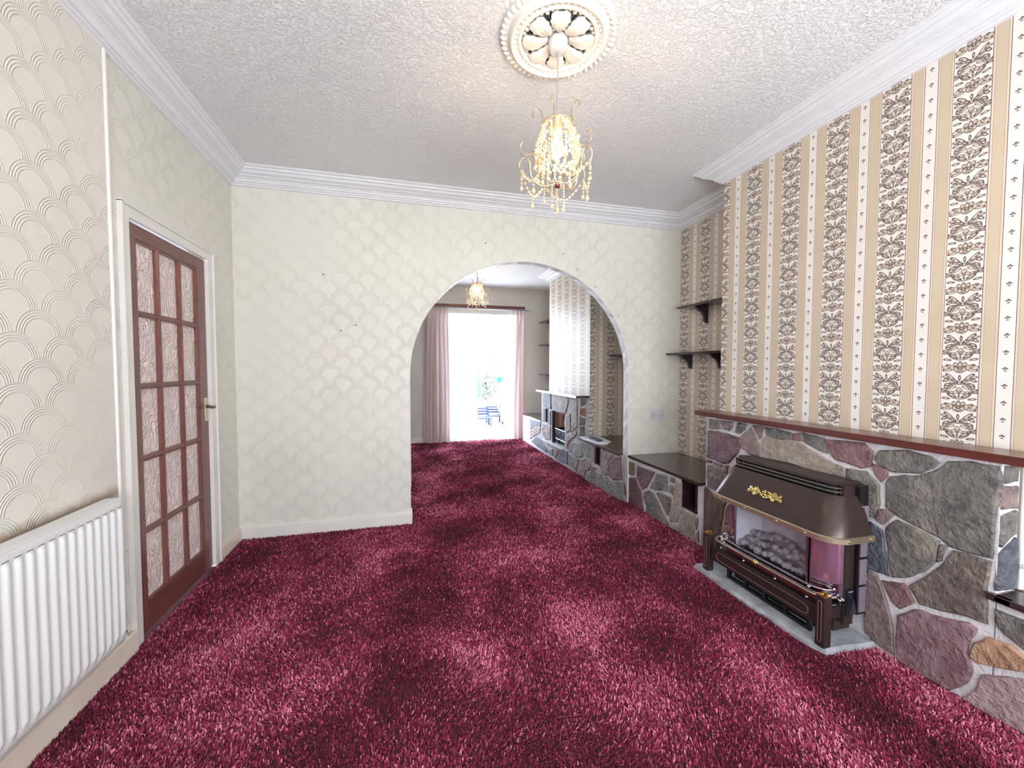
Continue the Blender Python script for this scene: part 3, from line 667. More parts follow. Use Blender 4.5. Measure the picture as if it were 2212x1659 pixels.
def stones(lst,plane,parent,axis='x',seed=0,proud=0.010):
    for i,(k,p) in enumerate(lst): stone(k,p,plane,parent,axis,proud,seed+i*3)
XS=2.100
t=thing('stone_fireplace','large crazy paved stone fireplace surround behind the gas fire','fireplace',(2.17,1.7,0.0))
m=MB(); m.box(XS,2.205,0.948,2.436,0,0.955); m.box(2.205,2.238,0.962,2.43,0,0.955); m.build('mortar',M_MORT,t)
stones(MAIN,XS,t,seed=10); stones(RET1,0.948,t,'y',seed=300)
b=MB(); b.tube([(2.219,0.940,0.475),(2.219,0.940,0.956)],0.010,8); b.tube([(2.219,0.942,0.56),(2.219,0.928,0.565)],0.012,8); b.build('cable_conduit',M_WHITE,t)
t=thing('mantel_shelf','long red mahogany mantel shelf on the fireplace with the gas fire','shelf',(2.15,1.7,0.96))
b=MB(); b.box(2.068,2.24,0.84,2.527,0.957,0.990,bev=0.0025); b.build('board',M_MAHO,t)
# low stone bench between the fireplace and the arch
XBN=2.068
t=thing('stone_bench','low crazy paved stone bench with dark wood top beside the arch','bench',(2.3,2.9,0.0))
m=MB()
for b_ in ((XBN,2.6,2.648,3.41,0,0.445),(XBN,2.6,2.437,2.476,0,0.445),(XBN,2.6,2.476,2.648,0,0.225),(2.35,2.6,2.476,2.648,0.225,0.445)): m.box(*b_)
m.build('mortar',M_MORT,t); stones(BENCH,XBN,t,seed=500)
b=MB(); b.box(2.045,2.6,2.437,3.41,0.446,0.470,bev=0.004); b.build('top',M_DARK,t)
def liner(y0,y1,z0,z1,x,parent,wd=0.014):
    b=MB()
    b.box(x-0.008,x+0.10,y0,y0+wd,z0,z1); b.box(x-0.008,x+0.10,y1-wd,y1,z0,z1); b.box(x-0.008,x+0.10,y0,y1,z0,z0+wd); b.box(x-0.008,x+0.10,y0,y1,z1-wd*0.6,z1)
    b.box(x+0.10,x+0.105,y0,y1,z0,z1)
    b.build('niche_frame',simple('dark_niche_frame',(48,28,34),0.4),parent)
liner(2.476,2.648,0.225,0.445,XBN,t)
b=MB(); b.box(XBN+0.098,XBN+0.10,2.49,2.634,0.24,0.43); b.build('niche_back',M_BLACK,t)
t=thing('stone_bench','low stone bench end with dark top at the right edge, nearest the camera','bench',(2.35,0.4,0.0))
m=MB(); m.box(XS,2.598,-0.3,0.944,0,0.445); m.build('mortar',M_MORT,t); stones(NEAR,XS,t,seed=700)
b=MB(); b.box(2.075,2.097,0.90,0.962,0.446,0.470,bev=0.002); b.box(2.075,2.598,-0.3,0.944,0.446,0.470,bev=0.004); b.build('top',M_DARK,t)
# far room
X2=2.012
t=thing('stone_fireplace','crazy paved stone fireplace with open fire in the room beyond the arch','fireplace',(2.08,5.1,0.0))
m=MB()
for b_ in ((4.494,4.915,0,0.936),(5.41,5.555,0,0.936),(5.655,5.86,0,0.936),(4.915,5.41,0.70,0.936),(5.555,5.655,0.71,0.936),(4.915,5.41,0,0.235),(5.555,5.655,0,0.495)): m.box(X2,2.156,b_[0],b_[1],b_[2],b_[3])
m.build('mortar',M_MORT2,t)
ben2=[e for e in ROOM2 if sum(p[0] for p in e[1])/len(e[1])<4.50]; far2=[e for e in ROOM2 if sum(p[0] for p in e[1])/len(e[1])>5.86]
mid2=[e for e in ROOM2 if e not in ben2 and e not in far2]
stones(mid2,X2,t,seed=900); stones(RET2,4.494,t,'y',seed=960)
liner(5.555,5.655,0.495,0.71,X2,t,0.008)
b=MB(); b.box(X2-0.05,X2+0.11,4.93,5.715,0.222,0.236,bev=0.003); b.build('hearth_ledge',simple('pale_slate_ledge',(196,200,206),0.25),t)
b=MB()
b.box(2.40,2.405,4.915,5.41,0.236,0.70); b.box(X2+0.01,2.40,4.915,4.920,0.236,0.70); b.box(X2+0.01,2.40,5.405,5.41,0.236,0.70); b.box(X2+0.01,2.40,4.915,5.41,0.695,0.70)
b.build('fire_recess',simple('sooty_recess',(48,40,44),0.7,noise_amt=0.3),t)  # recess lining in mottled dark grey
b=MB(); rows=[[(2.06+0.16*math.sin(a),5.40-0.10*(1-math.cos(a)),z) for a in [k*PI/12 for k in range(7)]] for z in (0.45,0.55,0.69)]; b.grid(rows); b.build('copper_hood',simple('copper_fireback',(150,112,98),0.3,metal=0.6),t)
t=thing('mantel_shelf','dark glossy mantel shelf on the far fireplace seen through the arch','shelf',(2.07,5.2,0.94))
b=MB(); b.box(1.985,2.165,4.497,6.06,0.937,0.967,bev=0.003); b.build('board',mat_wood('dark_gloss_mantel',(60,48,56),(84,70,78),0.13,axis='y',coat=0.8),t)
t=thing('stone_bench','low stone bench with notepad on top just beyond the arch','bench',(2.3,4.0,0.0))
m=MB()
for b_ in ((3.505,3.905,0,0.445),(4.015,4.493,0,0.445),(3.905,4.015,0,0.25)): m.box(X2,2.6,b_[0],b_[1],b_[2],b_[3])
m.box(2.3,2.6,3.905,4.015,0.25,0.445)
m.build('mortar',M_MORT2,t); stones(ben2,X2,t,seed=1100); liner(3.905,4.015,0.25,0.445,X2,t,0.010)
b=MB(); b.box(X2+0.095,X2+0.099,3.915,4.005,0.26,0.435); b.build('niche_back',M_BLACK,t)
b=MB(); b.box(1.996,2.6,3.506,4.493,0.446,0.468,bev=0.004); b.build('top',M_DARK,t)
t=thing('stone_bench','farthest low stone bench beside the garden door curtain','bench',(2.3,6.4,0.0))
m=MB(); m.box(X2,2.15,5.865,5.945,0,0.470); m.box(X2,2.598,5.945,6.90,0,0.470); m.build('mortar',M_MORT2,t); stones(far2,X2,t,seed=1300)
b=MB(); b.box(1.998,2.15,5.866,5.96,0.471,0.490,bev=0.002); b.box(1.998,2.598,5.945,6.92,0.471,0.490,bev=0.004); b.build('top',M_DARK,t)
# iron basket, coals and lump in the far fire
t=thing('fire_basket','small steel fire basket with dark coals in the far fireplace','fire basket',(2.12,5.15,0.236))
b=MB()
for k in range(7):
    y=4.97+k*0.055; b.tube([(2.055,y,0.30),(2.045,y,0.38),(2.05,y,0.455)],0.006,6)
b.tube([(2.045,4.95,0.31),(2.045,5.33,0.31)],0.007,6); b.tube([(2.042,4.95,0.45),(2.042,5.33,0.45)],0.008,6)
b.tube([(2.06,4.96,0.236),(2.05,4.96,0.46)],0.010,6); b.tube([(2.06,5.32,0.236),(2.05,5.32,0.46)],0.010,6)
b.build('grate_bars',simple('bright_steel_bars',(170,180,205),0.25,metal=0.8),t)
cm=simple('dark_coal',(46,46,60),0.5,noise_amt=0.4,bump_d=0.01,bump_scale=40)
for k in range(16):
    b=MB(); b.ball((2.09+R.uniform(-.02,.05),4.99+(k%6)*0.06,0.33+0.05*(k//6)+R.uniform(-.01,.01)),R.uniform(.028,.04),1,(1,1.1,.85)); b.build('coal',cm,t)
b=MB(); b.ball((2.10,5.02,0.55),0.065,2,(0.8,1.2,1.25)); tag(b.build('terracotta_chimney_lump',ST['o2']),'rough terracotta lump at the back of the far fire','stone')
b=MB(); b.tube([(2.12,5.02,0.25),(2.12,5.02,0.48)],0.02,6); b.build('post',M_BLACK,bpy.data.objects['terracotta_chimney_lump'])

# notepad and dark blue case on the bench beyond the arch
t=thing('notepad','open white notepad lying on the bench beyond the arch','notepad',(2.12,4.1,0.468))
b=MB(); b.prism([(1.985,4.28),(2.02,4.47),(2.25,4.42),(2.22,4.05),(2.12,3.96),(2.02,4.02)],'z',0.469,0.478); b.build('pages',simple('white_paper',(236,236,240),0.6),t)
b=MB(); b.prism([(1.988,4.28),(2.022,4.468),(2.248,4.418),(2.218,4.052),(2.12,3.963),(2.022,4.022)],'z',0.4682,0.4692); b.build('cover',simple('navy_cover',(60,64,84),0.5),t)
t=thing('pen_case','small dark teal blue case lying on the white notepad','case',(2.12,4.15,0.478))
b=MB(); b.box(2.06,2.13,4.08,4.30,0.478,0.497,bev=0.006); b.build('body',simple('teal_blue_plastic',(44,70,92),0.4),t)
b=MB(); b.box(2.04,2.056,4.05,4.26,0.478,0.486,bev=0.003); b.build('pen',simple('pen_grey',(150,156,170),0.3),t)

# ------------------------------------------------------------------ bracket shelves in the alcoves
def bracket(y,z,xw,th,depth,height,parent):
    """ogee bracket under a shelf, fixed to the wall at x=xw"""
    pr=[(xw,z),(xw-depth,z),(xw-depth,z-0.012),(xw-depth*0.86,z-0.016),(xw-depth*0.72,z-0.036),(xw-depth*0.55,z-0.046),(xw-depth*0.42,z-0.058),(xw-depth*0.28,z-height*0.66),(xw-depth*0.20,z-height*0.92),(xw-depth*0.14,z-height),(xw,z-height)]
    b=MB(); b.prism(pr,'y',y-th/2,y+th/2)
    b.box(xw-0.012,xw,y-th/2-0.006,y+th/2+0.006,z-height-0.004,z)
    b.build('bracket',M_DARKX,parent)
def shelf(label,x0,y0,y1,z,brs,xw=XR,group=None,depth=0.15,height=0.14):
    t=thing('wall_shelf',label,'shelf',(xw-0.07,(y0+y1)/2,z),group)
    b=MB(); b.box(x0,xw,y0,y1,z,z+0.014,bev=0.004); b.box(x0-0.006,xw,y0-0.0,y1+0.006,z+0.010,z+0.020,bev=0.004); b.build('board',M_DARK,t)
    for y in brs: bracket(y,z,xw,0.022,depth*0.85,height,t)
shelf('upper dark wood bracket shelf in the alcove right of the arch',2.45,2.475,3.25,1.852,(3.04,2.60))
shelf('lower dark wood bracket shelf in the alcove right of the arch',2.45,2.475,3.40,1.428,(3.235,2.86),height=0.125)
shelf('dark bracket shelf in the papered alcove just beyond the arch',2.43,4.00,4.49,1.450,(4.30,4.08),height=0.125)
for z,w_ in ((2.125,'topmost'),(1.710,'middle'),(1.180,'lowest')):
    shelf(w_+' of the three dark shelves beside the far chimney breast',2.36,5.945,7.04,z,(6.75,6.2),depth=0.22)

# ------------------------------------------------------------------ twin wall socket
t=thing('wall_socket','white twin wall socket on the papered wall right of the arch','socket',(2.36,D0,0.85))
b=MB(); b.box(2.283,2.437,D0-0.010,D0,0.806,0.894,bev=0.003); b.build('plate',simple('white_plastic',(206,206,216),0.3),t)
for x in (2.345,2.375):
    b=MB(); b.box(x-0.007,x+0.007,D0-0.014,D0-0.009,0.858,0.880,bev=0.002); b.build('rocker_switch',simple('switch_white',(224,224,230),0.3),t)
for cx in (2.313,2.407):
    b=MB()
    for dx,dz,hh in ((0,0.015,0.006),(-0.012,-0.006,0.003),(0.012,-0.006,0.003)): b.box(cx+dx-0.0032,cx+dx+0.0032,D0-0.0108,D0-0.0099,0.848+dz-hh,0.848+dz+hh)
    b.build('pin_holes',M_INK,t)

# ------------------------------------------------------------------ radiator
t=thing('radiator','long white panel radiator on the left wall beside the glazed door','radiator',(-1.15,1.25,0.15))
m=MB(); XF=-1.118; ya,yb=0.45,1.962; za,zb=0.185,0.772; pitch=0.0396; yr0=1.9427
def prof(y,z):
    k=(yr0-y)/pitch; u=abs((k+0.5)%1.0-0.5)      # 0 on a flute
    r=1-min(1,max(0,(u-0.10)/0.26)); r=r*r*(3-2*r)
    e=min(1,max(0,(z-za-0.030)/0.016))*min(1,max(0,(zb-0.035-z)/0.010))
    return XF-0.012+0.012*(r*e)+ (0.004*(1-e) if True else 0)
ys=[ya]+[ya+0.02+i*0.0033 for i in range(int((yb-ya-0.03)/0.0033))]+[yb]
zs_=[za,za+0.012,za+0.028,za+0.034,za+0.040,za+0.048,za+0.2,za+0.4,zb-0.048,zb-0.042,zb-0.037,zb-0.033,zb-0.012,zb]
rows=[[( (prof(y,z) if ya<y<yb else XF-0.014) - (0.006 if z in (za,zb) else 0),y,z) for y in ys] for z in zs_]
m.grid(rows); m.build('front_panel',M_RAD,t,fix=False)
b=MB(); b.box(XF-0.070,XF-0.016,ya,yb-0.004,za+0.01,zb-0.006,bev=0.004); b.build('body',M_RAD,t)
b=MB(); b.box(XF-0.066,XF-0.010,ya,yb+0.002,zb-0.012,zb+0.003,bev=0.005); b.build('top_trim',M_RAD,t)
b=MB(); b.box(XF-0.070,XF-0.012,yb-0.004,yb+0.002,za+0.0,zb,bev=0.002); b.build('side_trim',M_RAD,t)
b=MB(); b.tube([(XF-0.04,yb,0.235),(XF-0.04,yb+0.022,0.235),(XF-0.04,yb+0.026,0.225),(XF-0.04,yb+0.026,0.165),(XF-0.05,yb+0.026,0.155),(XL+0.014,yb+0.026,0.152)],0.0075,10); b.build('pipe',simple('painted_pipe',(196,190,180),0.35),t)
b=MB(); b.tube([(XF-0.04,yb+0.026,0.185),(XF-0.04,yb+0.026,0.198),(XF-0.04,yb+0.026,0.215),(XF-0.04,yb+0.026,0.262)],[0.013,0.015,0.010,0.012],12); b.build('valve',simple('tarnished_valve',(70,62,76),0.25,metal=0.8),t)
b=MB(); b.tube([(XF-0.04,yb+0.026,0.262),(XF-0.04,yb+0.026,0.275),(XF-0.04,yb+0.026,0.31)],[0.011,0.015,0.012],14); b.build('valve_cap',M_WHITE,t)
for k in range(32):
    y=yr0-k*pitch
    if y<ya+0.03: break
    b=MB(); b.box(XF-0.009,XF-0.0072,y-0.011,y+0.011,zb-0.0335,zb-0.0305); b.build('rib_slot',simple('slot_shadow_grey',(120,120,122),0.6) if k==0 else bpy.data.materials['slot_shadow_grey'],t)
for y in (0.8,1.6):
    b=MB(); b.box(XL+0.0135,XF-0.069,y,y+0.03,0.30,0.66); b.build('wall_bracket',M_WHITE,t)

# ------------------------------------------------------------------ hearth slab and gas fire
t=thing('hearth_slab','rough pale grey slate hearth slab under the gas fire','hearth',(1.95,1.75,0.0))
b=MB(); pl=rough([(1.80,2.175),(2.098,2.185),(2.098,1.325),(1.825,1.345),(1.80,1.45),(1.785,1.75)],5,0.004,0.05)
p1=inset(pl,0.008); rows=[[(q[0],q[1],0.0) for q in pl],[(q[0],q[1],0.018) for q in pl],[(q[0],q[1],0.030) for q in p1]]
rows=[[(q[0]+R.uniform(-.002,.002) if k else q[0],q[1],q[2]) for q in r] for k,r in enumerate(rows)]
b.grid(rows,close=True,sm=False); b.face(rows[2]); b.build('slab',M_SLATE,t)

YC=1.72; YH=1.708
fire=thing('gas_fire','bronze brown gas fire with coals behind glass on the stone fireplace','gas fire',(2.0,YC,0.03))
def rrect(xf,xb,hw,r,z,n=8,yc=YC):
    """plan outline, front at xf with rounded corners, flat back at xb"""
    pts=[(xb,yc+hw,z)]
    for k in range(n+1):
        a=k/n*PI/2; pts.append((xf+r-r*math.sin(a),yc+hw-r+r*math.cos(a),z))
    for k in range(n+1):
        a=k/n*PI/2; pts.append((xf+r-r*math.cos(a),yc-hw+r-r*math.sin(a),z))
    pts.append((xb,yc-hw,z)); return pts
b=MB(); b.box(2.032,2.086,YC-0.352,YC+0.352,0.14,0.752,bev=0.006); b.build('back_box',M_INK,fire)
for z0,z1 in ((0.155,0.275),(0.287,0.407),(0.419,0.539),(0.551,0.660)):
    for s in (-1,1):
        b=MB(); y=YC+s*0.352; b.box(2.040,2.082,min(y,y+s*0.006),max(y,y+s*0.006),z0,z1,bev=0.002); b.build('side_tile',M_TILE,fire)
# hood
b=MB(); rows=[rrect(1.820,2.050,0.386,0.100,0.532,yc=YH),rrect(1.822,2.050,0.384,0.100,0.545,yc=YH),rrect(1.915,2.050,0.330,0.070,0.700,yc=YH),rrect(1.924,2.050,0.324,0.066,0.706,yc=YH)]
b.grid(rows,sm=True); b.face(rows[-1]); hood=b.build('hood',M_BROWN,fire,fix=False)
b=MB(); b.box(2.03,2.05,YH-0.30,YH+0.30,0.53,0.75); b.build('hood_back',M_INK,fire)
b=MB(); rows=[rrect(1.812,2.055,0.394,0.106,0.514,yc=YH),rrect(1.812,2.055,0.394,0.106,0.536,yc=YH),rrect(1.820,2.055,0.386,0.100,0.540,yc=YH),]
b.grid(rows,sm=False); r2_=[rrect(1.820,2.055,0.386,0.100,0.514,yc=YH)]; b.grid([rows[0],r2_[0]],sm=False); b.build('hood_trim',M_BRASS2,fire,fix=False)
for y in (YC+0.26,YC+0.08,YC-0.12,YC-0.27):
    b=MB(); b.ball((1.811,y,0.526),0.006,1); b.build('rivet',M_BRASS,fire)
for x in (1.90,2.03):
    b=MB(); b.ball((x,YH-0.394,0.526),0.006,1); b.build('rivet',M_BRASS,fire)
# louvred top
b=MB(); rows=[rrect(1.958,2.045,0.290,0.045,0.700,yc=YH),rrect(1.958,2.045,0.290,0.045,0.752,yc=YH)]; b.grid(rows,sm=True); b.build('louvre_recess',M_INK,fire,fix=False)
M_LOUV=simple('pewter_louvre',(150,146,140),0.3,metal=0.8)
for z in (0.719,0.737):
    b=MB(); b.grid([rrect(1.930+(z-.716)*.25,2.0,0.312,0.058,z-0.003,yc=YH)[1:-1],rrect(1.928+(z-.716)*.25,2.0,0.314,0.058,z,yc=YH)[1:-1],rrect(1.930+(z-.716)*.25,2.0,0.312,0.058,z+0.002,yc=YH)[1:-1],rrect(1.948,2.0,0.298,0.05,z+0.004,yc=YH)[1:-1]],sm=False); b.build('louvre',M_LOUV,fire,fix=False)
for y in (YC+0.22,YC-0.0,YC-0.22):
    b=MB(); b.box(1.940,1.948,y-0.003,y+0.003,0.706,0.752); b.build('louvre_bar',M_INK,fire)
b=MB(); rows=[rrect(1.945,2.085,0.305,0.050,0.750,yc=YH),rrect(1.936,2.085,0.312,0.056,0.753,yc=YH),rrect(1.952,2.085,0.300,0.050,0.762,yc=YH)]; b.grid(rows,sm=False); b.face(rows[-1]); b.face(rows[0][::-1]); b.build('top_plate',M_BROWN2,fire,fix=False)
for s in (-1,1):
    b=MB(); y=YH+s*0.298; b.box(1.965,2.05,min(y,y+s*0.020),max(y,y+s*0.020),0.700,0.752,bev=0.002); b.build('end_cap',M_BROWN2,fire)
# ornament of leaves and berries on the hood
def hoodpt(y,z,d=0.0):
    q=(z-0.545)/(0.700-0.545); x=1.822+(1.915-1.822)*q; nx,nz=-0.857,0.515
    return (x+nx*d,y,z+nz*d)
em=MB(); rr=random.Random(3)
for k in range(26):
    a=rr.uniform(0,2*PI); q=math.sqrt(rr.random()); em.ball(hoodpt(YC+0.004+0.040*q*math.cos(a),0.622+0.019*q*math.sin(a),0.003),0.0066,1)
for s in (-1,1):
    for (dy,dz,L,an) in ((0.050,0.008,0.046,0.35),(0.062,-0.002,0.054,-0.05),(0.050,-0.012,0.040,-0.5),(0.086,0.006,0.036,0.5),(0.092,-0.008,0.040,-0.25)):
        pts=[]; c0=(YC+0.004+s*dy,0.622+dz)
        prof_=[(-0.5,0),(-0.25,0.16),(0,0.20),(0.2,0.26),(0.3,0.14),(0.5,0),(0.3,-0.14),(0.2,-0.24),(0,-0.2),(-0.25,-0.16)]
        for u_,w_ in prof_:
            yy=(u_*math.cos(an)-w_*math.sin(an))*L; zz=(u_*math.sin(an)+w_*math.cos(an))*L; pts.append(hoodpt(c0[0]+s*yy,c0[1]+zz,0.0045))
        ctr=hoodpt(c0[0],c0[1],0.009)
        for i in range(len(pts)): em.face([pts[i],pts[(i+1)%len(pts)],ctr])
em.build('gilt_ornament',M_BRASS,fire)
# firebox, coals and glass
b=MB(); b.box(2.012,2.030,YC-0.215,YC+0.24,0.235,0.52); b.build('fireback',M_CERAM,fire)
b=MB(); b.prism([(1.915,YC+0.240),(2.012,YC+0.235),(2.012,YC+0.150)],'z',0.235,0.520); b.prism([(1.915,YC-0.218),(2.012,YC-0.215),(2.012,YC-0.130)],'z',0.235,0.520); b.build('firebox_cheek',M_CERAM,fire)
b=MB(); b.box(1.905,2.03,YC-0.218,YC+0.24,0.225,0.240); b.build('coal_tray',M_INK,fire)
rc=random.Random(12)
for k in range(46):
    lay=k//16; y=YC-0.19+ (k%16)*0.0265+rc.uniform(-.006,.006)+lay*0.008
    x=1.935+lay*0.022+rc.uniform(-.006,.012); z=0.262+lay*0.030+rc.uniform(-.008,.012)+0.022*math.exp(-((y-YC)/0.09)**2)*lay
    b=MB(); b.ball((x,y,z),rc.uniform(.017,.026),2,(rc.uniform(.8,1.1),rc.uniform(.9,1.3),rc.uniform(.7,1.0)))
    b.v=[(p[0]+0.0035*math.sin(p[1]*310+k),p[1]+0.003*math.sin(p[2]*290+k*2),p[2]+0.003*math.sin(p[0]*330+k*3)) for p in b.v]
    b.build('coal',M_COAL,fire)
b=MB(); b.box(1.898,1.902,YC-0.215,YC+0.235,0.235,0.515); b.build('glass_front',M_GLASS,fire)
b=MB()
for y in (YC-0.225,YC+0.232): b.box(1.892,1.905,y,y+0.012,0.222,0.52,bev=0.002)
b.box(1.892,1.905,YC-0.225,YC+0.244,0.222,0.236,bev=0.002); b.build('glass_frame',M_CHROME,fire)
for s in (-1,1):
    b=MB(); rows=[]
    for z in (0.222,0.52):
        rows.append([(1.985-0.088*math.cos(a),YC+s*(0.236+0.094*math.sin(a)),z) for a in [k*PI/2/10 for k in range(11)]])
    b.grid(rows); b.build('copper_reflector',M_COPPER,fire,fix=False)
    b=MB(); rows=[]
    for z in (0.215,0.222,0.285): rows.append([(1.984-0.092*math.cos(a),YC+s*(0.236+0.098*math.sin(a)),z) for a in [k*PI/2/10 for k in range(11)]])
    b.grid(rows); b.build('chrome_collar',M_CHROME,fire,fix=False)
    b=MB(); y0=YC+s*0.318; b.box(1.978,2.034,min(y0,y0+s*0.018),max(y0,y0+s*0.018),0.09,0.525,bev=0.003); b.build('side_panel',M_BROWN,fire)
b=MB(); b.box(1.975,2.034,YC-0.32,YC+0.32,0.10,0.225,bev=0.003); b.build('lower_body',M_BROWN2,fire)
b=MB(); b.box(1.985,2.090,YC-0.285,YC+0.285,0.030,0.105,bev=0.003); b.build('plinth',M_BROWN,fire)
# control lever on the right side panel
b=MB(); b.box(1.984,2.030,YC-0.342,YC-0.337,0.135,0.262,bev=0.001); b.build('control_plate',simple('glossy_black_plate',(26,28,40),0.12),fire)
b=MB(); b.box(1.995,2.02,YC-0.3435,YC-0.3425,0.250,0.253); b.build('plate_mark',simple('silver_print',(190,190,200),0.4),fire)
b=MB(); b.prism([(2.005,0.225),(2.000,0.19),(1.99,0.155),(2.03,0.150),(2.020,0.185),(2.012,0.215)],'y',YC-0.356,YC-0.342); b.build('control_lever',simple('dark_chrome',(120,118,130),0.15,metal=0.9),fire)
# fender: tray, front panel, posts and rails
b=MB(); rows=[rrect(1.838,1.99,0.345,0.05,0.196),rrect(1.838,1.99,0.345,0.05,0.202)]; b.grid(rows,sm=False); b.face(rows[-1]); b.face(rows[0][::-1]); b.build('ash_tray_top',M_INK,fire,fix=False)
b=MB(); b.grid([rrect(1.868,1.99,0.318,0.06,0.200)[1:-1],rrect(1.868,1.99,0.318,0.06,0.232)[1:-1]],sm=True); b.build('crimson_strip',M_CRIMSON,fire,fix=False)
b=MB(); b.tube([(p[0],p[1],0.236) for p in rrect(1.866,1.985,0.320,0.062,0)[1:-1]],0.0035,8); b.build('chrome_lip',M_CHROME,fire)
b=MB(); b.box(1.826,1.842,YC-0.332,YC+0.338,0.112,0.198,bev=0.004); panel=b.build('fender_panel',M_BROWN2,fire)
def oblong(y0,y1,z0,z1,n=8):
    r=(z1-z0)/2; zc=(z0+z1)/2; o=[]
    for k in range(n+1): a=PI/2-k*PI/n; o.append((y1-r+r*math.cos(a),zc+r*math.sin(a)))
    for k in range(n+1): a=-PI/2-k*PI/n; o.append((y0+r+r*math.cos(a),zc+r*math.sin(a)))
    return o
M_PIN=simple('bronze_pinstripe',(150,112,112),0.35,metal=0.4)
b=MB(); b.tube([(1.825,q[0],q[1]) for q in oblong(YC-0.285,YC+0.295,0.132,0.180)],0.0016,6,closed=True); b.build('pinstripe',M_PIN,panel)
for y in (YC+0.372,YC-0.350):
    b=MB(); b.box(1.812,1.856,y-0.021,y+0.021,0.030,0.262,bev=0.005); post=b.build('fender_post',M_BROWN2,fire)
    b=MB(); b.box(1.812,1.856,y-0.021,y+0.021,0.262,0.268,bev=0.002); b.tube([(1.816,y+0.0,0.270),(1.834,y,0.279),(1.852,y,0.270)],0.007,8); b.build('gold_cap',M_BRASS,post)
    r_=0.008; o=[(y+r_*math.cos(q),0.235+r_*math.sin(q)) for q in [k*PI/8 for k in range(9)]]+[(y+r_*math.cos(q),0.060+r_*math.sin(q)) for q in [PI+k*PI/8 for k in range(9)]]
    b=MB(); b.tube([(1.811,q[0],q[1]) for q in o],0.0015,6,closed=True); b.build('pinstripe',M_PIN,post)
    s=1 if y>YC else -1
    b=MB(); b.box(1.850,2.0,y-s*0.036-0.008,y-s*0.036+0.008,0.120,0.190,bev=0.003); b.box(1.842,1.856,min(y-s*0.044,y),max(y-s*0.044,y),0.12,0.19); b.build('side_return',M_BROWN2,post)
rail=[(p[0],p[1],0.245) for p in rrect(1.832,1.985,0.352,0.075,0)[1:-1]]
b=MB(); b.tube(rail,0.0052,8); b.build('lower_rail',M_BRASS2,fire)
b=MB(); b.tube([(p[0]+0.012,p[1],0.268) for p in rrect(1.838,1.975,0.335,0.075,0)[1:-1]],0.0038,8); b.build('upper_rail',M_CHROME,fire)
for y in (YC+0.27,YC-0.27,YC+0.10,YC-0.10):
    b=MB(); b.ball((1.834,y,0.212),0.008,1); b.tube([(1.834,y,0.212),(1.833,y,0.24)],0.003,6)
    if abs(y-YC)>0.2: b.ball((1.845,y,0.262),0.008,1); b.tube([(1.845,y,0.24),(1.845,y,0.266)],0.004,6)
    b.build('rail_support',M_CHROME,fire)
for s in (-1,1):
    b=MB(); b.ball((1.93,YC+s*0.350,0.226),0.010,1); b.ball((1.955,YC+s*0.345,0.222),0.010,1); b.tube([(1.93,YC+s*0.35,0.2),(1.93,YC+s*0.35,0.25)],0.005,6); b.build('rail_support',M_CHROME,fire)
b=MB()
b.bm((lambda bm:(bmesh.ops.create_cone(bm,segments=18,radius1=0.017,radius2=0.013,depth=0.010,cap_ends=True),bm)[1])(bmesh.new()),Matrix.Translation((1.826,YC+0.012,0.246))@Matrix.Rotation(-PI/2,4,'Y'),True)
b.ball((1.822,YC+0.012,0.246),0.010,1); b.build('rail_boss',M_BRASS,fire)
b=MB(); b.box(1.872,1.890,YC-0.26,YC+0.26,0.031,0.048); b.box(1.872,1.890,YC-0.26,YC+0.26,0.090,0.112)
for k in range(5): y=YC-0.26+k*0.125; b.box(1.872,1.890,y,y+0.02,0.045,0.095)
b.build('lower_grille',M_INK,fire)
b=MB(); b.box(1.93,1.985,YC-0.26,YC+0.26,0.031,0.10); b.build('lower_housing',M_BLACK,fire)

# ------------------------------------------------------------------ ceiling rose
RC=(0.650,1.690)
rose=thing('ceiling_rose','ornate white plaster ceiling rose above the near chandelier','ceiling rose',(RC[0],RC[1],ZC))
b=MB(); b.lathe([(0.246,0.0),(0.246,-0.010),(0.236,-0.016),(0.216,-0.014),(0.213,-0.020),(0.210,-0.032),(0.202,-0.040),(0.194,-0.036),(0.190,-0.026),(0.178,-0.022),(0.175,-0.030),(0.168,-0.034),(0.160,-0.030),(0.157,-0.018),(0.150,-0.012),(0.03,-0.012),(0.0,-0.012)],72,(RC[0],RC[1],ZC)); b.build('plaster_disc',M_ROSE,rose,fix=False)
for k in range(52):
    a=2*PI*k/52; b=MB(); bm=bmesh.new(); bmesh.ops.create_icosphere(bm,subdivisions=1,radius=1)
    b.bm(bm,Matrix.Translation((RC[0]+0.238*math.cos(a),RC[1]+0.238*math.sin(a),ZC-0.013))@Matrix.Rotation(a+0.35,4,'Z')@Matrix.Diagonal((0.017,0.009,0.013,1)),True); b.build('rim_leaf',M_ROSE,rose)
for k in range(44):
    a=2*PI*k/44; b=MB(); b.ball((RC[0]+0.184*math.cos(a),RC[1]+0.184*math.sin(a),ZC-0.027),0.0085,1,(1,1,0.9)); b.build('bead',M_ROSE,rose)
M_GAP_SHADE=simple('dark_gap',(34,30,42),0.8)  # dark strips coloured as the shade in the openings between leaves
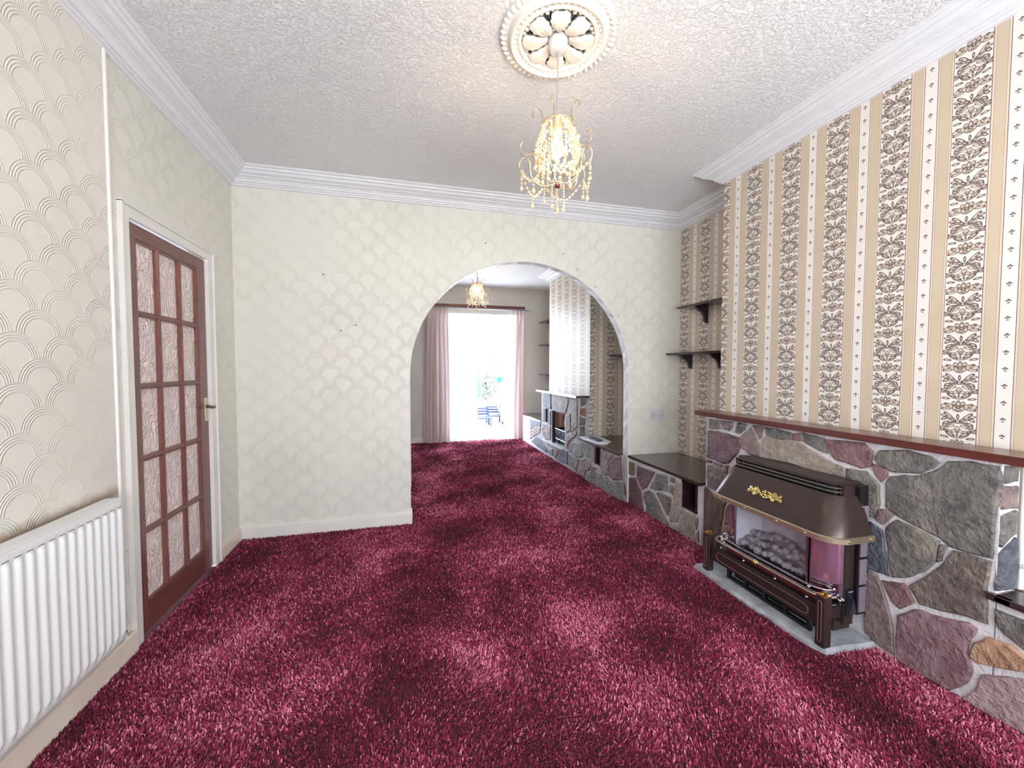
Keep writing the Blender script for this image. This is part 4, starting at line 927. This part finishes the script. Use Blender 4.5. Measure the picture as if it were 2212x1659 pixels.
for k in range(8):
    a0=2*PI*(k+0.5)/8+0.12
    b=MB(); rows=[]
    for i in range(13):
        q=i/12; r=0.046+0.108*q; hw=0.010+0.0325*math.sin(min(1,q*1.05)*PI*0.56)
        sc2=(1+0.10*math.sin(q*PI*7))*(1-0.9*max(0,q-0.88)/0.12*0.6)
        row=[]
        for j in range(9):
            s=(j-4)/4; ang=a0+s*hw*sc2/r
            z=ZC-0.012-0.004-0.024*(1-s*s)**0.8*(0.45+0.55*math.sin(q*PI))-0.005*math.cos(s*PI*4)*math.sin(q*PI*0.8+0.3)-0.006*q-0.010*math.sin(q*PI*0.9)*abs(s)
            row.append((RC[0]+r*math.cos(ang),RC[1]+r*math.sin(ang),z))
        rows.append(row)
    b.grid(rows); b.build('acanthus_leaf',M_ROSE,rose,fix=False)
    for s in (-1,1):
        b=MB(); pts=[]
        for i in range(7):
            q=i/6; r=0.088+0.052*q; ang=a0+PI/8+s*(0.030+0.055*q*q); pts.append((RC[0]+r*math.cos(ang),RC[1]+r*math.sin(ang),ZC-0.021))
        b.tube(pts,[0.0016,0.0028,0.0034,0.0038,0.0042,0.0044,0.0036],6); b.build('slot',M_GAP_SHADE,rose)
    for i,(r,da,sz) in enumerate(((0.058,0,0.007),(0.146,0.0,0.010),(0.150,0.16,0.008),(0.150,-0.16,0.008),(0.152,0.32,0.008))):
        b=MB(); a=a0+PI/8+da; b.ball((RC[0]+r*math.cos(a),RC[1]+r*math.sin(a),ZC-0.020),sz,1,(1,1,0.8)); b.build('berry',M_ROSE,rose)

# ------------------------------------------------------------------ chandeliers
def chandelier(cx,cy,dz,label,rot,seed):
    t=thing('chandelier',label,'chandelier',(cx,cy,ZC-0.012))
    z0=2.735
    def PT(r,a,z): return (cx+r*math.cos(a),cy+r*math.sin(a),z+dz)
    top=ZC-0.013 if dz==0 else ZC
    b=MB(); b.lathe([(0.0,0),(0.041,0),(0.043,-0.02),(0.038,-0.052),(0.030,-0.058),(0.0,-0.058)],28,(cx,cy,top)); b.build('canopy',M_WHITE,t)
    b=MB(); b.tube([(cx,cy,top-0.058),(cx,cy,2.405+dz)],0.0035,8); b.build('cord',simple('grey_flex',(176,166,164),0.5),t)
    b=MB(); b.lathe([(0.0,0.01),(0.012,0.01),(0.018,0.0),(0.020,-0.055),(0.016,-0.070),(0.0,-0.07)],16,(cx,cy,2.395+dz)); b.build('lamp_holder',simple('peach_lamp_holder',(240,200,160),0.4),t)
    b=MB(); b.ball((cx,cy,2.262+dz),0.029,2,(1,1,1.25)); b.tube([(cx,cy,2.29+dz),(cx,cy,2.33+dz)],0.014,10); b.build('bulb',M_BULB,t)
    b=MB(); b.tube([PT(0.064,2*PI*k/32,2.373) for k in range(32)],0.0026,6,closed=True); b.build('top_ring',M_WIRE,t)
    b=MB(); b.tube([PT(0.105,2*PI*k/40,2.248) for k in range(40)],0.0012,5,closed=True); b.build('hip_ring',M_WIRE,t)
    b=MB()
    for k in range(3): a=rot+2*PI*k/3; b.tube([PT(0.064,a,2.373),PT(0.018,a,2.372)],0.0016,5)
    b.build('spider',M_WIRE,t)
    up=[(.103,2.398),(.110,2.412),(.104,2.430),(.089,2.438),(.074,2.428),(.066,2.400),(.065,2.373),(.066,2.335),(.075,2.292),(.100,2.256),(.128,2.240),(.150,2.244),(.164,2.262),(.164,2.284),(.150,2.296),(.138,2.288)]
    lo=[(.148,2.172),(.160,2.172),(.169,2.190),(.166,2.210),(.150,2.228),(.134,2.226),(.122,2.205),(.121,2.175),(.112,2.140),(.085,2.112),(.05,2.104),(.02,2.112),(.0,2.126)]
    inn=[(.060,2.190),(.078,2.196),(.094,2.182),(.094,2.155),(.076,2.124),(.045,2.112),(.012,2.122)]
    def smooth(p,n=3):
        out=[]
        for i in range(len(p)-1):
            p0=p[max(i-1,0)];p1=p[i];p2=p[i+1];p3=p[min(i+2,len(p)-1)]
            for k in range(n):
                u=k/n
                out.append(tuple(0.5*((2*p1[c])+(-p0[c]+p2[c])*u+(2*p0[c]-5*p1[c]+4*p2[c]-p3[c])*u*u+(-p0[c]+3*p1[c]-3*p2[c]+p3[c])*u**3) for c in (0,1)))
        out.append(p[-1]); return out
    NA=5
    for k in range(NA):
        a=rot+2*PI*k/NA
        for nm,prf,off,rd in (('upper_arm',up,0,.0024),('lower_arm',lo,0,.0024),('inner_arm',inn,PI/NA,.0018)):
            b=MB(); b.tube([PT(r,a+off,z) for r,z in smooth(prf)],rd,6); b.build(nm,M_WIRE,t)
    rs=random.Random(seed)
    def string(pts,rad,name='bead_string'):
        b=MB()
        for p in pts: b.ball(p,rad*rs.uniform(0.85,1.2),1,(1,1,1.1))
        b.tube(pts,0.0008,4); b.build(name,M_CRYS,t)
    def drop(x,y,z,L=0.034,name='crystal_drop'):
        b=MB(); b.tube([(x,y,z),(x,y,z-0.012)],0.0009,4); b.ball((x,y,z-0.012),0.0055,1)
        b.lathe([(0.0,0.0),(0.003,-0.006),(0.0085,-L*0.62),(0.0075,-L*0.82),(0.0,-L)],8,(x,y,z-0.018),sm=False); b.build(name,M_CRYS,t)
    for k in range(NA):
        a=rot+2*PI*k/NA; a2=a+2*PI/NA
        pts=[]
        for i in range(13):
            q=i/12; aa=a+(a2-a)*q; r=.158*(1-0.16*math.sin(PI*q)); pts.append(PT(r,aa,2.168-0.075*math.sin(PI*q)))
        string(pts,0.0072)
        mid=pts[6]; drop(mid[0],mid[1],mid[2]-0.004)
        e=pts[0]; string([(e[0],e[1],e[2]-0.012*i) for i in range(1,4)],0.0055); drop(e[0],e[1],e[2]-0.040,0.026)
        # clusters hanging inside
        for j in range(3):
            aa=a+2*PI/NA*(j+0.3)/3; L=rs.uniform(.13,.20); r1=(.070,.092,.080)[j]; pts=[]
            for i in range(11):
                q=i/10; r=.058+(r1+.012-.058)*math.sin(PI*min(1,q*0.75))**0.9+rs.uniform(-.006,.006); pts.append(PT(r,aa+0.5*q+rs.uniform(-.08,.08),2.362-L*q))
            string(pts,0.0078); e=pts[-1]; drop(e[0],e[1],e[2]-0.004,0.026)
        for j in range(2):
            aa=a+2*PI/NA*(j+0.5)/2; pts=[PT(.104-0.02*math.sin(PI*i/8),aa+0.62*i/8,2.245-0.045*math.sin(PI*i/8)) for i in range(9)]
            string(pts,0.0068)
    b=MB(); b.ball((cx,cy,2.104+dz),0.012,2,(1,1,0.9)); b.build('hub',simple('dark_copper_hub',(120,66,52),0.25,metal=0.7),t)
    string([(cx,cy,2.090+dz-0.011*i) for i in range(4)],0.0045); drop(cx,cy,2.040+dz,0.040)
    for i in range(3):
        a=rot+1.0+i*2.1; string([PT(0.03,a,2.10-0.012*j) for j in range(5)],0.0055); p=PT(0.03,a,2.045); drop(*p,0.03)
    return t
chandelier(RC[0],RC[1],0.0,'nearest wire and crystal chandelier hanging lit from the ceiling rose',0.35,4)
chandelier(0.965,5.60,0.115,'small lit crystal chandelier in the far room seen through the arch',0.9,9)

# ------------------------------------------------------------------ carpet pile
def carpet():
    rng=np.random.default_rng(5)
    V=[];A_=[];N=0
    def field(x,y,seed,sc_):
        r_=np.random.default_rng(seed); s=np.zeros_like(x)
        for k in range(9):
            an=r_.uniform(0,2*np.pi); f=r_.uniform(0.6,2.2)*sc_; ph=r_.uniform(0,6.28); s+=np.sin(f*(x*np.cos(an)+y*np.sin(an))*2*np.pi+ph+0.8*np.sin(y*f*3+k))/3
        return s
    for (x0,x1,y0,y1,dens,wd,ln) in ((XL+0.02,2.10,0.55,1.35,42000,0.0023,0.017),(XL+0.02,2.10,1.35,2.2,36000,0.0024,0.017),(XL+0.02,2.09,2.2,3.45,25000,0.0030,0.018),(0.02,2.02,3.4,5.0,16000,0.0042,0.018),(XL+0.02,2.02,5.0,7.1,8000,0.0060,0.018)):
        n=int((x1-x0)*(y1-y0)*dens)
        x=rng.uniform(x0,x1,n); y=rng.uniform(y0,y1,n)
        ok=~((x>1.795)&(y>1.338)&(y<2.172)) & ~((x>2.06)&(y<0.96)&False)
        ok&=~((x<0.03)&(y>D0-0.02)&(y<D1+0.01)) & ~((x<0.03)&(y>3.39)&(y<3.52))
        x,y=x[ok],y[ok]; n=len(x)
        lean=field(x,y,1,0.9); dirn=np.pi*0.5+1.6*field(x,y,2,0.7)+rng.normal(0,0.9,n)
        tilt=np.clip(0.55+0.28*lean+rng.normal(0,0.25,n),0.05,1.25)
        L=ln*rng.uniform(0.6,1.15,n)*(1+0.15*lean)
        dx=np.cos(dirn)*np.sin(tilt)*L; dy=np.sin(dirn)*np.sin(tilt)*L; dz=np.cos(tilt)*L
        fa=rng.uniform(0,np.pi,n); wx=np.cos(fa)*wd; wy=np.sin(fa)*wd
        z0=-0.002
        p=np.stack([np.stack([x-wx,y-wy,np.full(n,z0)],1),np.stack([x+wx,y+wy,np.full(n,z0)],1),np.stack([x+wx*.7+dx,y+wy*.7+dy,z0+dz],1),np.stack([x-wx*.7+dx,y-wy*.7+dy,z0+dz],1)],1)
        V.append(p.reshape(-1,3)); a=np.clip(0.5+0.24*rng.normal(0,1,n)+0.12*lean,0,1); A_.append(np.repeat(a,4)); N+=n
    V=np.concatenate(V); A_=np.concatenate(A_)
    me=bpy.data.meshes.new('carpet_pile'); me.vertices.add(len(V)); me.vertices.foreach_set('co',V.ravel())
    me.loops.add(N*4); me.loops.foreach_set('vertex_index',np.arange(N*4)); me.polygons.add(N); me.polygons.foreach_set('loop_start',np.arange(0,N*4,4)); me.update(calc_edges=True)
    at_=me.attributes.new('fibre','FLOAT','POINT'); at_.data.foreach_set('value',A_.astype(np.float32))
    m,nt,b=newmat('crimson_shag_pile')
    at=nt.nodes.new('ShaderNodeAttribute'); at.attribute_name='fibre'; f=X(nt,at.outputs['Fac'])
    tc=nt.nodes.new('ShaderNodeTexCoord')
    n1=noise(nt,1.6,4,0.6); n2=noise(nt,7,4,0.65)
    mixv=(f*0.95+n1*0.95+n2*0.55-0.74).sat()
    c=ramp(nt,mixv,[(0.14,lin((44,0,16))),(0.42,lin((112,8,42))),(0.66,lin((166,42,80))),(0.92,lin((232,146,172)))])
    nt.links.new(c,b.inputs['Base Color']); b.inputs['Roughness'].default_value=0.75; b.inputs['Sheen Weight'].default_value=0.55; b.inputs['Sheen Tint'].default_value=lin((255,150,190)); b.inputs['Sheen Roughness'].default_value=0.4
    me.materials.append(m)
    o=bpy.data.objects.new('carpet_pile',me); C.objects.link(o)
    tag(o,'crimson red shag carpet running through both rooms','carpet',kind='stuff'); return o
carpet()

# ------------------------------------------------------------------ the garden beyond the open door
gm=simple('pale_paving',(205,205,200),0.8,noise_amt=0.06)
wallbox('garden_ground',gm,[(-3,6,YE+0.12,16,-0.12,-0.02)])
wallbox('garden_wall_far',simple('whitewashed_wall',(222,222,218),0.8),[(-1.0,5.0,11.2,11.4,-0.1,1.9)])
t=thing('brick_planter','low pinkish brick garden wall right of the open garden door','wall',(2.35,9.4,-0.02))
bmats=simple('pink_brick',(190,150,134),0.85,noise_amt=0.2)
b=MB(); b.box(2.262,2.498,8.9,10.2,-0.02,0.40); b.build('mortar',simple('pale_mortar',(205,200,194),0.9),t)
bb=MB(); 
for r_ in range(5):
    for k in range(5):
        y=8.905+k*0.262+(0.13 if r_%2 else 0); 
        if y+0.24>10.25: continue
        b=MB(); b.box(2.25,2.51,y,min(y+0.25,10.2),-0.015+r_*0.083,0.056+r_*0.083,bev=0.004); b.build('brick',bmats,t)
def parasol():
    t=thing('garden_parasol','folded pale blue parasol standing outside the garden door','parasol',(1.66,9.9,-0.02))
    b=MB(); b.tube([(1.66,9.9,-0.02),(1.66,9.9,1.5)],0.018,8); b.build('pole',M_WHITE,t)
    b=MB(); rows=[]
    for i in range(9):
        q=i/8; z=1.42-0.85*q; r=0.02+0.11*q**0.7
        rows.append([(1.66+r*(1+0.25*math.cos(6*a))*math.cos(a),9.9+r*(1+0.25*math.cos(6*a))*math.sin(a),z) for a in [2*PI*k/36 for k in range(36)]])
    b.grid(rows,close=True); b.build('canopy',simple('blue_canvas',(44,70,120),0.8),t)
    b=MB(); b.lathe([(0.0,0.05),(0.16,0.05),(0.18,0),(0,0)],20,(1.66,9.9,-0.02)); b.build('base',M_WHITE,t)
parasol()
def gchair(x,y,label):
    t=thing('garden_chair',label,'chair',(x,y,-0.02)); mt=bpy.data.materials.get('navy_slats') or simple('navy_slats',(14,24,56),0.5)
    for dx in (-0.16,0.16):
        for dy in (-0.16,0.16):
            b=MB(); b.box(x+dx-0.015,x+dx+0.015,y+dy-0.015,y+dy+0.015,-0.02,0.40 if dy>0 else 0.18); b.build('leg',mt,t)
    b=MB(); b.box(x-0.18,x+0.18,y-0.18,y+0.18,0.16,0.19); b.build('seat',mt,t)
    for k in range(3):
        b=MB(); z=0.22+k*0.062; b.prism([(x-0.18+0.012*k*0,z),(x+0.18,z),(x+0.17,z+0.045),(x-0.17,z+0.045)],'y',y+0.15,y+0.17); b.build('back_slat',mt,t)
gchair(1.67,9.0,'dark blue slatted garden chair on the left, outside the garden door')
gchair(2.02,9.35,'dark blue slatted garden chair on the right, near the brick wall')
t=thing('garden_prop','leaning blue grey timber prop beside the brick garden wall','post',(2.12,9.0,-0.02)); b=MB(); b.tube([(2.20,9.0,0.0),(2.05,9.1,0.42)],0.028,6); b.build('prop',simple('blue_grey_timber',(88,106,140),0.7),t)
for x,y,z,c_,lab in ((2.28,9.95,1.02,(8,80,160),'bright blue plant pot hanging outside the garden door'),(2.47,9.95,0.96,(60,56,120),'mauve plant pot hanging beside the blue pot outside')):
    t=thing('plant_pot',lab,'plant pot',(x,y,z-0.08)); b=MB(); b.lathe([(0,-0.08),(0.06,-0.08),(0.085,0.05),(0.095,0.05),(0.095,0.07),(0.08,0.07),(0.0,0.04)],18,(x,y,z)); b.build('pot',simple('pot_colour',c_,0.5),t)
    b=MB(); b.tube([(x,y+0.09,z+0.02),(x,y+0.3,z+0.06),(x,11.2,z+0.1)],0.008,5); b.build('bracket',M_INK,t)
t=thing('climbing_shrub','sparse green climbing shrub in the garden beyond the open door','shrub',(2.2,10.6,-0.02))
rl=random.Random(21); lfm=simple('leaf_green',(7,30,7),0.6); st=simple('stem_green',(96,110,70),0.7)
for k in range(9):
    x0=1.98+k*0.045; top=0.85+ (k/8)*0.85+rl.uniform(-.1,.1); b=MB(); pts=[(x0+0.05*math.sin(q*1.3+k),10.6+0.06*math.cos(q+k),-0.02+top*q/6) for q in range(7)]; b.tube(pts,0.006,5); b.build('stem',st,t)
bb=MB()
for k in range(620):
    q=rl.random(); x=1.97+0.38*q; z=rl.uniform(0.45+0.1*q,0.95+0.85*q); y=10.6+rl.uniform(-.12,.12); L=rl.uniform(.03,.075); a=rl.uniform(0,2*PI); e=rl.uniform(-1,1)
    d=Vector((math.cos(a)*math.cos(e),math.sin(a)*math.cos(e),math.sin(e))); s_=d.orthogonal().normalized()*L*0.35; c_=Vector((x,y,z))
    bb.face([c_-d*L*.5,c_+s_,c_+d*L*.5,c_-s_])
o=bb.build('leaves',lfm,t,fix=False); o['kind']='stuff'
